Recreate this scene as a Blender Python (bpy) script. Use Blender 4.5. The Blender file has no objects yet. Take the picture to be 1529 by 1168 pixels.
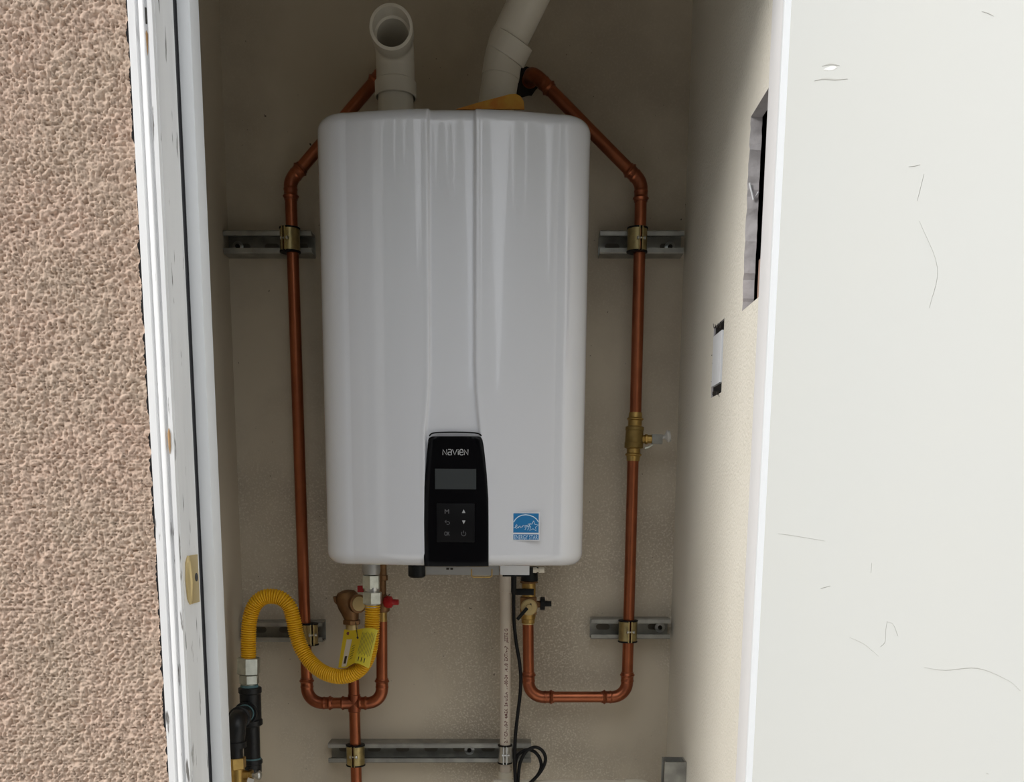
import bpy, bmesh, math, random
import numpy as np
from mathutils import Vector, Matrix, Quaternion
random.seed(7)
scene = bpy.context.scene
COL = scene.collection
V = Vector

# ------------------------------------------------------------------ camera
F, CX, CY = 1500.0, 764.0, 1020.0          # focal length and principal point of the 1529x1168 frame
H0 = 1.35                                  # lens height above the paving
PITCH, ROLL = math.radians(10.03), math.radians(0.43)
cam_d = bpy.data.cameras.new('camera'); cam = bpy.data.objects.new('camera', cam_d); COL.objects.link(cam)
cam_d.sensor_width = 36.0; cam_d.lens = 36.0 * F / 1529.0
cam_d.shift_x = (764.5 - CX) / 1529.0; cam_d.shift_y = (CY - 584.0) / 1529.0
cam_d.clip_start = 0.02; cam_d.clip_end = 200
RM = (Matrix.Rotation(math.pi / 2 - PITCH, 4, 'X') @ Matrix.Rotation(ROLL, 4, 'Z'))
cam.matrix_world = Matrix.Translation((0, 0, H0)) @ RM
scene.camera = cam
R3 = RM.to_3x3()

# ------------------------------------------------------------------ light and exposure
scene.view_settings.view_transform = 'Standard'; scene.view_settings.look = 'None'
scene.view_settings.gamma = 1.0; scene.view_settings.use_curve_mapping = False
scene.view_settings.exposure = 0.0
w = bpy.data.worlds.new('overcast_sky'); scene.world = w; w.use_nodes = True
nt = w.node_tree; nt.nodes.clear()
out = nt.nodes.new('ShaderNodeOutputWorld'); bg = nt.nodes.new('ShaderNodeBackground')
tc = nt.nodes.new('ShaderNodeTexCoord'); sep = nt.nodes.new('ShaderNodeSeparateXYZ'); cr = nt.nodes.new('ShaderNodeValToRGB')
nt.links.new(tc.outputs['Generated'], sep.inputs[0]); nt.links.new(sep.outputs['Z'], cr.inputs[0])
cr.color_ramp.elements[0].position = 0.0; cr.color_ramp.elements[0].color = (.60, .64, .68, 1)
cr.color_ramp.elements[1].position = 0.7; cr.color_ramp.elements[1].color = (1.0, 1.01, 1.03, 1)
nt.links.new(cr.outputs[0], bg.inputs[0]); bg.inputs[1].default_value = 1.5
nt.links.new(bg.outputs[0], out.inputs[0])
sun_d = bpy.data.lights.new('veiled_sun', 'SUN'); sun_d.energy = 2.3; sun_d.angle = math.radians(24); sun_d.color = (1, .97, .93)
sun = bpy.data.objects.new('veiled_sun', sun_d); COL.objects.link(sun)
sun.rotation_euler = V((0.86, 0.48, -0.50)).to_track_quat('-Z', 'Y').to_euler()

# ------------------------------------------------------------------ picture geometry -> world points
def ray(px, py):
    return (R3 @ V(((px - CX) / F, -(py - CY) / F, -1.0)))
def P(px, py, Y):
    d = ray(px, py); t = Y / d.y
    return V((d.x * t, Y, H0 + d.z * t))
def PXp(px, py, X):
    d = ray(px, py); t = X / d.x
    return V((X, d.y * t, H0 + d.z * t))
def S(px, py, Y):                        # metres per pixel there
    d = ray(px, py); return (Y / d.y) / F

# ------------------------------------------------------------------ materials
def mat(name, col, rough=.5, metal=0.0, spec=.5, bump=None, var=None, coat=0.0):
    """bump=(scale, strength, distance); var=(scale, colour2, lo, hi)"""
    m = bpy.data.materials.new(name); m.use_nodes = True; n = m.node_tree
    b = n.nodes['Principled BSDF']; b.inputs['Base Color'].default_value = (*col, 1)
    b.inputs['Roughness'].default_value = rough; b.inputs['Metallic'].default_value = metal
    b.inputs['Specular IOR Level'].default_value = spec; b.inputs['Coat Weight'].default_value = coat
    tcn = n.nodes.new('ShaderNodeTexCoord')
    if var:
        t = n.nodes.new('ShaderNodeTexNoise'); t.inputs['Scale'].default_value = var[0]; t.inputs['Detail'].default_value = 6
        r = n.nodes.new('ShaderNodeValToRGB'); r.color_ramp.elements[0].color = (*col, 1); r.color_ramp.elements[1].color = (*var[1], 1)
        r.color_ramp.elements[0].position = var[2]; r.color_ramp.elements[1].position = var[3]
        n.links.new(tcn.outputs['Object'], t.inputs[0]); n.links.new(t.outputs[0], r.inputs[0]); n.links.new(r.outputs[0], b.inputs['Base Color'])
    if bump:
        t = n.nodes.new('ShaderNodeTexNoise'); t.inputs['Scale'].default_value = bump[0]; t.inputs['Detail'].default_value = 4
        bp = n.nodes.new('ShaderNodeBump'); bp.inputs['Strength'].default_value = bump[1]; bp.inputs['Distance'].default_value = bump[2]
        n.links.new(tcn.outputs['Object'], t.inputs[0]); n.links.new(t.outputs[0], bp.inputs['Height']); n.links.new(bp.outputs[0], b.inputs['Normal'])
    return m

def wall_mat(name, col, col2, col3):
    m = mat(name, col, .8, spec=.25); n = m.node_tree; b = n.nodes['Principled BSDF']; L = n.links.new
    tcn = n.nodes['Texture Coordinate']
    big = n.nodes.new('ShaderNodeTexNoise'); big.inputs['Scale'].default_value = 3.2; big.inputs['Detail'].default_value = 5; big.inputs['Roughness'].default_value = .55
    fine = n.nodes.new('ShaderNodeTexNoise'); fine.inputs['Scale'].default_value = 260; fine.inputs['Detail'].default_value = 3
    r1 = n.nodes.new('ShaderNodeValToRGB'); r1.color_ramp.elements[0].position = .42; r1.color_ramp.elements[1].position = .66
    r1.color_ramp.elements[0].color = (*col, 1); r1.color_ramp.elements[1].color = (*col2, 1)
    r2 = n.nodes.new('ShaderNodeValToRGB'); r2.color_ramp.elements[0].position = .50; r2.color_ramp.elements[1].position = .66
    mask = n.nodes.new('ShaderNodeValToRGB'); mask.color_ramp.elements[0].position = .42; mask.color_ramp.elements[1].position = .54
    mul = n.nodes.new('ShaderNodeMath'); mul.operation = 'MULTIPLY'
    mul2 = n.nodes.new('ShaderNodeMath'); mul2.operation = 'MULTIPLY'; mul2.inputs[1].default_value = .75
    mix = n.nodes.new('ShaderNodeMixRGB'); mix.inputs[2].default_value = (*col3, 1)
    L(tcn.outputs['Object'], big.inputs[0]); L(tcn.outputs['Object'], fine.inputs[0])
    L(big.outputs[0], r1.inputs[0]); L(fine.outputs[0], r2.inputs[0]); L(big.outputs[0], mask.inputs[0])
    sz = n.nodes.new('ShaderNodeSeparateXYZ'); mz = n.nodes.new('ShaderNodeMapRange'); mzz = n.nodes.new('ShaderNodeMath'); mzz.operation = 'MULTIPLY'
    mz.inputs['From Min'].default_value = 1.62; mz.inputs['From Max'].default_value = 1.18; mz.inputs['To Min'].default_value = .18; mz.inputs['To Max'].default_value = 1.0
    L(tcn.outputs['Object'], sz.inputs[0]); L(sz.outputs['Z'], mz.inputs['Value']); L(mask.outputs[0], mzz.inputs[0]); L(mz.outputs[0], mzz.inputs[1])
    L(r2.outputs[0], mul.inputs[0]); L(mzz.outputs[0], mul.inputs[1]); L(mul.outputs[0], mul2.inputs[0])
    L(mul2.outputs[0], mix.inputs[0]); L(r1.outputs[0], mix.inputs[1])
    # dark specks of mildew
    sp = n.nodes.new('ShaderNodeTexNoise'); sp.inputs['Scale'].default_value = 120; sp.inputs['Detail'].default_value = 2
    rs = n.nodes.new('ShaderNodeValToRGB'); rs.color_ramp.elements[0].position = .765; rs.color_ramp.elements[1].position = .80
    mx2 = n.nodes.new('ShaderNodeMixRGB'); mx2.inputs[2].default_value = (.06, .05, .04, 1)
    L(tcn.outputs['Object'], sp.inputs[0]); L(sp.outputs[0], rs.inputs[0]); L(rs.outputs[0], mx2.inputs[0]); L(mix.outputs[0], mx2.inputs[1])
    L(mx2.outputs[0], b.inputs['Base Color'])
    bp = n.nodes.new('ShaderNodeBump'); bp.inputs['Strength'].default_value = .35; bp.inputs['Distance'].default_value = .0012
    L(mul.outputs[0], bp.inputs['Height']); L(bp.outputs[0], b.inputs['Normal'])
    return m

def painted_wood(name, col, amount):
    """white paint over timber, cracked and scuffed in long vertical flakes"""
    m = mat(name, col, .45, spec=.4); n = m.node_tree; b = n.nodes['Principled BSDF']; L = n.links.new
    tcn = n.nodes['Texture Coordinate']; mp = n.nodes.new('ShaderNodeMapping'); mp.inputs['Scale'].default_value = (1, 1, .12)
    t = n.nodes.new('ShaderNodeTexNoise'); t.inputs['Scale'].default_value = 110; t.inputs['Detail'].default_value = 5
    r = n.nodes.new('ShaderNodeValToRGB'); r.color_ramp.elements[0].position = amount; r.color_ramp.elements[1].position = amount + .035
    r.color_ramp.elements[0].color = (*col, 1); r.color_ramp.elements[1].color = (.20, .19, .18, 1)
    t2 = n.nodes.new('ShaderNodeTexNoise'); t2.inputs['Scale'].default_value = 30
    r3 = n.nodes.new('ShaderNodeValToRGB'); r3.color_ramp.elements[0].color = (.84, .84, .85, 1); r3.color_ramp.elements[1].color = (1, 1, 1, 1)
    r3.color_ramp.elements[0].position = .3; r3.color_ramp.elements[1].position = .6
    mm = n.nodes.new('ShaderNodeMixRGB'); mm.blend_type = 'MULTIPLY'; mm.inputs[0].default_value = .6
    L(tcn.outputs['Object'], mp.inputs[0]); L(mp.outputs[0], t.inputs[0]); L(mp.outputs[0], t2.inputs[0])
    L(t.outputs[0], r.inputs[0]); L(t2.outputs[0], r3.inputs[0]); L(r.outputs[0], mm.inputs[1]); L(r3.outputs[0], mm.inputs[2]); L(mm.outputs[0], b.inputs['Base Color'])
    bp = n.nodes.new('ShaderNodeBump'); bp.inputs['Strength'].default_value = .4; bp.inputs['Distance'].default_value = .0015
    L(t.outputs[0], bp.inputs['Height']); L(bp.outputs[0], b.inputs['Normal'])
    return m

M = dict(
    back=wall_mat('plaster_back', (.64, .57, .455), (.47, .41, .325), (.76, .70, .60)),
    side=mat('plaster_side', (.68, .61, .49), .8, spec=.2, var=(4, (.60, .53, .42), .35, .7)),
    right=mat('orange_peel_plaster', (.79, .75, .66), .75, spec=.25, bump=(230, .6, .0035), var=(3, (.74, .70, .61), .4, .7)),
    drywall=mat('grey_drywall_core', (.52, .50, .51), .9, bump=(90, .5, .003), var=(60, (.42, .40, .41), .45, .75)),
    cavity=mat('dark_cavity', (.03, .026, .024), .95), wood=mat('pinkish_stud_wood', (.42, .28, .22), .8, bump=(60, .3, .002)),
    stucco=mat('pink_stucco', (.645, .485, .388), .95, spec=.1, var=(11, (.61, .485, .385), .35, .7), bump=(420, .6, .0018)),
    stucco_far=mat('pink_stucco_fine', (.56, .425, .34), .95, spec=.1, var=(11, (.53, .425, .335), .35, .7), bump=(160, 1.0, .007)),
    frame=painted_wood('cracked_white_paint', (.88, .885, .89), .645), frame2=mat('white_stop_paint', (.86, .88, .90), .4),
    frame3=mat('right_jamb_paint', (.80, .79, .79), .5, bump=(50, .1, .002)), seal=mat('dark_gap_rubber', (.05, .05, .055), .8),
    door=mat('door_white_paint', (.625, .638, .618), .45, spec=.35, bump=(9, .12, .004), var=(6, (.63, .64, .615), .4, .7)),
    scuff=mat('door_scuff', (.50, .50, .47), .7), scuff_hi=mat('door_filler', (.90, .90, .88), .5),
    added_hedge=mat('dark_added_hedge', (.035, .05, .025), .95, bump=(25, .6, .03)),
    added_wall=mat('added_wall_brown', (.085, .075, .065), .9),
    concrete=mat('concrete_paving', (.58, .565, .53), .9, bump=(60, .3, .003)), roof=mat('added_eave_paint', (.55, .50, .44), .8),
    enamel=mat('white_enamel', (.76, .775, .82), .14, spec=.6, coat=1.0), plate=mat('galvanised_plate', (.42, .42, .41), .45, .6),
    panel=mat('black_glossy_plastic', (.003, .003, .004), .12, spec=.16), screen=mat('grey_lcd_screen', (.05, .055, .057), .3, spec=.25),
    key=mat('black_key_panel', (.006, .006, .007), .3, spec=.25), print_=mat('pale_grey_print', (.42, .43, .44), .5), print_dim=mat('dim_grey_print', (.15, .15, .16), .5),
    blue=mat('label_blue', (.015, .19, .46), .4), lblue=mat('label_pale_blue', (.62, .78, .92), .4), white=mat('sticker_white', (.80, .82, .85), .45),
    pvc=mat('white_pvc', (.76, .71, .60), .35, spec=.4), cpvc=mat('cream_pvc', (.72, .64, .55), .4), copper=mat('aged_copper', (.44, .145, .070), .33, 1.0, var=(25, (.34, .11, .055), .35, .72)),
    copper_f=mat('copper_fitting', (.42, .14, .070), .36, 1.0, var=(40, (.28, .09, .05), .35, .72)),
    brass=mat('brass', (.62, .42, .14), .38, 1.0, var=(40, (.40, .26, .09), .35, .75)), brass_dk=mat('dull_bronze', (.30, .17, .08), .5, .85, var=(50, (.20, .11, .055), .35, .7)),
    brass_olive=mat('olive_brass', (.36, .25, .085), .5, .85, var=(50, (.27, .18, .06), .35, .7)),
    brass_lt=mat('pale_brass', (.66, .52, .26), .45, .6), zinc=mat('zinc_nut', (.62, .64, .58), .32, .85, var=(60, (.45, .47, .42), .4, .7)),
    strut=mat('galvanised_strut', (.42, .42, .39), .45, .75, var=(35, (.26, .26, .245), .35, .7)), strut_in=mat('strut_hole', (.20, .185, .16), .8),
    clampm=mat('yellow_zinc', (.52, .42, .20), .35, .9, var=(70, (.36, .29, .14), .4, .7)), rubber=mat('black_rubber', (.006, .006, .007), .5, spec=.25),
    yellow=mat('yellow_coating', (.80, .44, .010), .38, spec=.5), iron=mat('black_iron', (.010, .011, .013), .36, spec=.4, bump=(220, .25, .002)),
    teal=mat('teal_thread_sealant', (.10, .20, .22), .6), red=mat('red_plastic', (.42, .006, .01), .4), black=mat('black_plastic', (.006, .007, .008), .4, spec=.3),
    tag=mat('yellow_tag', (.74, .56, .02), .45), tag_clear=mat('yellow_sleeve', (.66, .55, .04), .25), orange=mat('orange_tag', (.74, .27, .03), .5, var=(40, (.80, .42, .05), .4, .6)),
    ink=mat('dark_ink', (.03, .025, .02), .6), redink=mat('dark_red_ink', (.14, .03, .025), .6), silver=mat('silver_steel', (.62, .63, .62), .28, .9), rust=mat('rust_stain', (.50, .30, .14), .8), clear=mat('cloudy_white_plastic', (.70, .69, .66), .35),
)

# ------------------------------------------------------------------ mesh helpers
def obj(name, bm, m, parent=None, smooth=True, sharp=35, **kw):
    me = bpy.data.meshes.new(name)
    if isinstance(bm, bmesh.types.BMesh):
        bmesh.ops.recalc_face_normals(bm, faces=bm.faces)
        if smooth:
            for f in bm.faces: f.smooth = True
            ang = math.radians(sharp)
            for e in bm.edges:
                if len(e.link_faces) == 2 and e.calc_face_angle(0) > ang: e.smooth = False
        bm.to_mesh(me); bm.free()
    else: me = bm
    me.materials.append(m)
    o = bpy.data.objects.new(name, me); COL.objects.link(o)
    if parent:
        o.parent = parent; o.matrix_parent_inverse = Matrix.Translation(-parent.location)
    for k, v in kw.items(): o[k] = v
    return o
def thing(name, label, cat, loc, group=None):
    o = bpy.data.objects.new(name, None); COL.objects.link(o); o.location = loc; o.empty_display_size = .03
    o['label'] = label; o['category'] = cat
    if group: o['group'] = group
    return o
def box(bm, c, s, rot=None, bev=0.0):
    r = bmesh.ops.create_cube(bm, size=1.0); vs = r['verts']
    mtx = Matrix.Translation(c) @ (rot.to_4x4() if rot else Matrix.Identity(4)) @ Matrix.Diagonal((*s, 1))
    bmesh.ops.transform(bm, matrix=mtx, verts=vs)
    if bev: bmesh.ops.bevel(bm, geom=[e for e in bm.edges if all(v in vs for v in e.verts)], offset=bev, segments=2, affect='EDGES', profile=.7)
    return bm
def B(c, s, rot=None, bev=0.0): return box(bmesh.new(), V(c), s, rot, bev)
def BB(a, b, bev=0.0):
    a, b = V(a), V(b); return B((a + b) / 2, [abs(q) for q in (b - a)], bev=bev)
def frames(pts, k=1):
    n = len(pts); T = []
    for i in range(n):
        t = (pts[min(i + k, n - 1)] - pts[max(i - k, 0)]).normalized(); T.append(t)
    u = T[0].orthogonal().normalized()
    if abs(T[0].z) > .9: u = V((1, 0, 0)); u = (u - T[0] * u.dot(T[0])).normalized()
    out = []
    for i, t in enumerate(T):
        if i: u = T[i - 1].rotation_difference(t) @ u
        out.append((t, u, t.cross(u)))
    return out
def tube(bm, pts, rad, seg=20, caps=True, k=1):
    fr = frames(pts, k); rings = []
    for i, p in enumerate(pts):
        r = rad[i] if hasattr(rad, '__len__') else rad
        t, u, v = fr[i]
        rings.append([bm.verts.new(p + (u * math.cos(a) + v * math.sin(a)) * r) for a in (2 * math.pi * k / seg for k in range(seg))])
    for a, b in zip(rings, rings[1:]):
        for j in range(seg): bm.faces.new((a[j], a[(j + 1) % seg], b[(j + 1) % seg], b[j]))
    if caps:
        bm.faces.new(rings[0][::-1]); bm.faces.new(rings[-1])
    return bm
def T(pts, rad, seg=20, caps=True): return tube(bmesh.new(), [V(p) for p in pts], rad, seg, caps)
def lathe(bm, o, d, prof, seg=24, hexa=False):
    """prof = [(t, r)] along direction d from o"""
    d = V(d).normalized(); pts = [V(o) + d * t for t, r in prof]
    u = V((1, 0, 0)) if abs(d.x) < .8 else V((0, 0, 1)); u = (u - d * u.dot(d)).normalized(); v = d.cross(u)
    seg = 6 if hexa else seg; off = math.pi / 6 if hexa else 0; rings = []
    for p, (t, r) in zip(pts, prof):
        rings.append([bm.verts.new(p + (u * math.cos(a) + v * math.sin(a)) * max(r, 1e-5)) for a in (off + 2 * math.pi * k / seg for k in range(seg))])
    for a, b in zip(rings, rings[1:]):
        for k in range(seg): bm.faces.new((a[k], a[(k + 1) % seg], b[(k + 1) % seg], b[k]))
    bm.faces.new(rings[0][::-1]); bm.faces.new(rings[-1])
    return bm
def LT(o, d, prof, seg=24, hexa=False): return lathe(bmesh.new(), o, d, prof, seg, hexa)
def hexnut(bm, a, b, r, ch=.0012):
    a, b = V(a), V(b); L = (b - a).length
    return lathe(bm, a, b - a, [(0, r - ch), (ch, r), (L - ch, r), (L, r - ch)], hexa=True)
def smoothpath(pts, n=8):
    pts = [V(p) for p in pts]; q = [pts[0] * 2 - pts[1]] + pts + [pts[-1] * 2 - pts[-2]]; o = []
    for i in range(1, len(q) - 2):
        a, b, c, d = q[i - 1], q[i], q[i + 1], q[i + 2]
        for k in range(n):
            t = k / n
            o.append(.5 * ((2 * b) + (c - a) * t + (2 * a - 5 * b + 4 * c - d) * t * t + (3 * b - 3 * c + d - a) * t ** 3))
    o.append(pts[-1]); return o
def resample(pts, step):
    o = [pts[0]]; acc = 0; L = [0]
    for a, b in zip(pts, pts[1:]): L.append(L[-1] + (b - a).length)
    n = max(2, int(L[-1] / step)); j = 0; o = []
    for i in range(n + 1):
        s = L[-1] * i / n
        while j < len(pts) - 2 and L[j + 1] < s: j += 1
        o.append(pts[j].lerp(pts[j + 1], (s - L[j]) / max(1e-9, L[j + 1] - L[j])))
    return o, L[-1]
def arc_corner(A, C, Bp, r, n=12):
    """points of a fillet of radius r at corner C between A and Bp, tangent lengths returned too"""
    d1, d2 = (A - C).normalized(), (Bp - C).normalized(); ang = d1.angle(d2); tl = r / math.tan(ang / 2)
    p1, p2 = C + d1 * tl, C + d2 * tl; cen = C + (d1 + d2).normalized() * (r / math.sin(ang / 2)); o = []
    a, b = p1 - cen, p2 - cen; th = a.angle(b)
    for i in range(n + 1):
        t = i / n; o.append(cen + (a * math.sin((1 - t) * th) + b * math.sin(t * th)) / math.sin(th))
    return o, tl
PR = .0111
def elbow_bm(A, C, Bp, r=.030, R=PR + .0012, sock=.021):
    arc, tl = arc_corner(A, C, Bp, r)
    p0 = arc[0] + (A - C).normalized() * sock; p1 = arc[-1] + (Bp - C).normalized() * sock
    pts, L = resample([p0] + arc + [p1], .0012); rad = []
    for i in range(len(pts)):
        s = L * i / (len(pts) - 1); e = min(s, L - s)
        q = R + (.0026 * math.exp(-((e - .006) / .0022) ** 2)) + (.0008 * math.exp(-((e - .018) / .0018) ** 2))
        rad.append(q)
    return tube(bmesh.new(), pts, rad, 22), tl
def text_me(s, size, ext=.0002, align='CENTER', off=0.0):
    c = bpy.data.curves.new('t', 'FONT'); c.body = s; c.size = size; c.extrude = ext; c.align_x = align; c.align_y = 'CENTER'; c.resolution_u = 3; c.offset = off
    o = bpy.data.objects.new('t', c); me = bpy.data.meshes.new_from_object(o); bpy.data.objects.remove(o); return me
def put(o, loc, rot):                                # world placement of a child whose parent is an unrotated Empty
    o.matrix_basis = Matrix.Translation(loc) @ rot.to_4x4()
FACE = Matrix.Rotation(math.pi / 2, 3, 'X')           # lettering upright, facing the camera side (-Y)
def struct(name, bm, m, **kw):
    return obj(name, bm, m, kw.pop('parent', None), kind='structure', **kw)

# ------------------------------------------------------------------ measurements
YW = 2.03                                             # back wall
XR = PXp(1022, 360, 1.0); XR = P(1022, 360, YW).x     # right wall
XL = P(341, 365, YW).x                                # left wall
ZC, ZH = H0 + 1.12, H0 + .78                          # closet ceiling, head of the opening
YJ = 1.385                                            # rear of the door frame

# ------------------------------------------------------------------ room shell
struct('wall_back', BB((XL - .1, YW, 0), (XR + .12, YW + .1, ZC + .1)), M['back'], label='beige patched plaster wall behind the water heater')
struct('wall_left', BB((XL - .1, YJ, 0), (XL, YW, ZC + .1)), M['side'])
struct('ceiling', BB((XL, YJ - .02, ZC), (XR + .12, YW, ZC + .1)), M['side'])
struct('floor', BB((XL - .1, YJ - .115, -.06), (XR + .12, YW + .1, 0)), M['concrete'])

# right wall: sheet with two openings cut through it
ha, hb = PXp(1119, 178, XR), PXp(1110, 463, XR)       # rear edge of the big opening
oa, ob = PXp(1066, 489, XR), PXp(1077, 586, XR)     # small box opening
YH, ZH1, ZH0 = (ha.y + hb.y) / 2, ha.z, hb.z
YO1, YO0, ZO1, ZO0 = oa.y, ob.y, oa.z, ob.z
def right_wall():
    bm = bmesh.new(); rnd = random.Random(3)
    ys = sorted({YJ - .03, YJ + .012, YH, YO0, YO1, YW, 1.75, 1.9})
    zs = {0, .4, ZO0, ZO1, ZH0, ZH1, ZC, 1.0, ZC - .3}
    for i in range(1, 30): zs.add(ZH0 + (ZH1 - ZH0) * i / 30)
    zs = sorted(zs)
    def inhole(y, z): return (YJ + .012 < y < YH and ZH0 < z < ZH1) or (YO0 < y < YO1 and ZO0 < z < ZO1)
    g = {}
    def v(i, j, s):
        k = (i, j, s)
        if k not in g:
            y, z = ys[i], zs[j]
            if abs(y - YH) < 1e-6 and ZH0 < z < ZH1: y += rnd.uniform(-.003, .0035) if s == 0 else rnd.uniform(-.002, .002)
            g[k] = bm.verts.new((XR + .016 * s, y, z))
        return g[k]
    n, m_ = len(ys) - 1, len(zs) - 1
    solid = {(i, j) for i in range(n) for j in range(m_) if not inhole((ys[i] + ys[i + 1]) / 2, (zs[j] + zs[j + 1]) / 2)}
    core = []
    for (i, j) in solid:
        for s in (0, 1): bm.faces.new([v(i, j, s), v(i + 1, j, s), v(i + 1, j + 1, s), v(i, j + 1, s)])
        for di, dj, e in ((-1, 0, ((i, j), (i, j + 1))), (1, 0, ((i + 1, j), (i + 1, j + 1))), (0, -1, ((i, j), (i + 1, j))), (0, 1, ((i, j + 1), (i + 1, j + 1)))):
            if (i + di, j + dj) not in solid:
                f = bm.faces.new([v(*e[0], 0), v(*e[1], 0), v(*e[1], 1), v(*e[0], 1)]); f.material_index = 1
    return bm
rw = struct('wall_right', right_wall(), M['right'], sharp=20); rw.data.materials.append(M['drywall'])
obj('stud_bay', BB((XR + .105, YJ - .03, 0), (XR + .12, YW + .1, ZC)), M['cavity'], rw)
obj('stud', BB((XR + .0165, YJ + .02, ZH0 - .03), (XR + .0545, YH - .016, ZH0 + .065), .001), M['wood'], rw, label='pinkish timber block seen low inside the wall opening')
bmv = bmesh.new()
for i in range(14):                                   # torn mesh edge just inside the opening
    z = ZH0 + .12 + i * .012; box(bmv, V((XR + .022, YH - .030 + random.uniform(-.003, .003), z)), (.003, .010, .004))
obj('lath', bmv, M['drywall'], rw, kind='stuff')
bms = bmesh.new()
for (a, b_) in (((1120, 222), (1125, 238)), ((1125, 238), (1121, 262)), ((1119, 262), (1127, 266))):
    pa, pb = PXp(a[0], a[1], XR), PXp(b_[0], b_[1], XR)
for z in (ZH1 - .085,):
    tube(bms, [V((XR + .002, YH - .0015, z)), V((XR + .008, YH - .003, z - .022)), V((XR + .015, YH - .0015, z - .012))], .0013, 6)
obj('plaster_tear', bms, M['white'], rw)

# added unseen wall behind the camera, darkens the interior and panel reflections
struct('added_wall_opposite', BB((-6, -2.6, 0), (6, -2.45, 2.0)), M['added_wall'])
hg = bmesh.new(); rh = random.Random(4); xh_ = -5.5
while xh_ < 5.5:                                      # added unseen cypress row, its gaps shaped for streaks in the heater reflections
    r = rh.uniform(.22, .40); hh = rh.uniform(3.3, 5.2); xh_ += r * (rh.uniform(.7, 1.1) if rh.random() < .88 else rh.uniform(1.8, 2.05))
    n_ = 9; pf = [(hh * i / n_, r * (1.05 - (i / n_) ** 2.2) * rh.uniform(.82, 1.15)) for i in range(n_ + 1)]
    lathe(hg, (xh_, -3.1 + rh.uniform(-.15, .15), 0), (0, 0, 1), pf, 10)
struct('added_hedge_opposite', hg, M['added_hedge'])
# ground and the rest of the building front
struct('ground', BB((-6, -7, -.1), (6, YJ - .115, -.002)), M['concrete'])
YF = 1.272                                            # stucco face
def noise2(nx, nz, cell, rng):
    gx, gz = int(nx / cell) + 3, int(nz / cell) + 3; g = rng.random((gz, gx))
    x = np.arange(nx) / cell; z = np.arange(nz) / cell; xi, zi = x.astype(int), z.astype(int); fx, fz = x - xi, z - zi
    fx, fz = fx * fx * (3 - 2 * fx), fz * fz * (3 - 2 * fz); X, Z = np.meshgrid(xi, zi); FX, FZ = np.meshgrid(fx, fz)
    return (g[Z, X] * (1 - FX) + g[Z, X + 1] * FX) * (1 - FZ) + (g[Z + 1, X] * (1 - FX) + g[Z + 1, X + 1] * FX) * FZ
XS = P(233.5, 850, YF).x                                # edge of the stucco beside the frame
def stucco_panel():
    st = .0015; x0, x1, z0, z1 = XS - 1.05, XS, H0 - .75, H0 + .90
    nx, nz = int((x1 - x0) / st), int((z1 - z0) / st); rng = np.random.default_rng(5)
    a, b, c = noise2(nx, nz, 1.5, rng), noise2(nx, nz, 2.2, rng), noise2(nx, nz, 6, rng)
    h = .45 * np.abs(a - .5) * 2 + .75 * (1 - np.abs(b - .5) * 2.4) + .35 * c
    h = h + .25 * (noise2(nx, nz, 1.3, rng) - .5)
    hh = (h - h.mean()) * .0062
    xs = np.linspace(x0, x1, nx); zs = np.linspace(z0, z1, nz); X, Z = np.meshgrid(xs, zs)
    X = X + 0; jag = (noise2(3, nz, 6, rng)[:, 0] - .5) * .004; X[:, -1] += jag; X[:, -2] += jag * .6
    Yy = YF - hh; 
    co = np.stack([X, Yy, Z], -1).reshape(-1, 3).astype(np.float32)
    idx = np.arange(nx * nz).reshape(nz, nx); q = np.stack([idx[:-1, :-1], idx[:-1, 1:], idx[1:, 1:], idx[1:, :-1]], -1).reshape(-1, 4)
    me = bpy.data.meshes.new('wall_front'); me.vertices.add(len(co)); me.vertices.foreach_set('co', co.ravel())
    me.loops.add(q.size); me.loops.foreach_set('vertex_index', q.ravel().astype(np.int32)); me.polygons.add(len(q))
    me.polygons.foreach_set('loop_start', np.arange(0, q.size, 4, dtype=np.int32)); me.polygons.foreach_set('loop_total', np.full(len(q), 4, dtype=np.int32))
    me.polygons.foreach_set('use_smooth', np.ones(len(q), dtype=bool)); me.update(); me.validate(); return me
struct('wall_front', stucco_panel(), M['stucco'], label='rough pink stucco wall left of the white door frame')
sm = bmesh.new()
XRo = .40
for a, b in (((-3, YF + .004, 0), (XS - 1.05, YF + .10, 3.0)), ((XS - 1.05, YF + .012, 0), (XS - .004, YF + .10, 3.0)), ((XS - 1.05, YF + .002, 0), (XS - .002, YF + .012, H0 - .75)),
             ((XS - 1.05, YF + .002, H0 + .90), (XS - .002, YF + .012, 3.0)), ((XS - .002, YF + .003, ZH + .05), (XRo + .05, YF + .10, 3.0)), ((XRo + .05, YF + .003, 0), (3, YF + .10, 3.0))):
    box(sm, (V(a) + V(b)) / 2, [abs(q) for q in (V(b) - V(a))])
struct('wall_front', sm, M['stucco_far'])
struct('added_eave', BB((-3, YF - .25, 3.0), (3, YF + .10, 3.12)), M['roof'])  # unseen eave, added to darken the top of the closet

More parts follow.
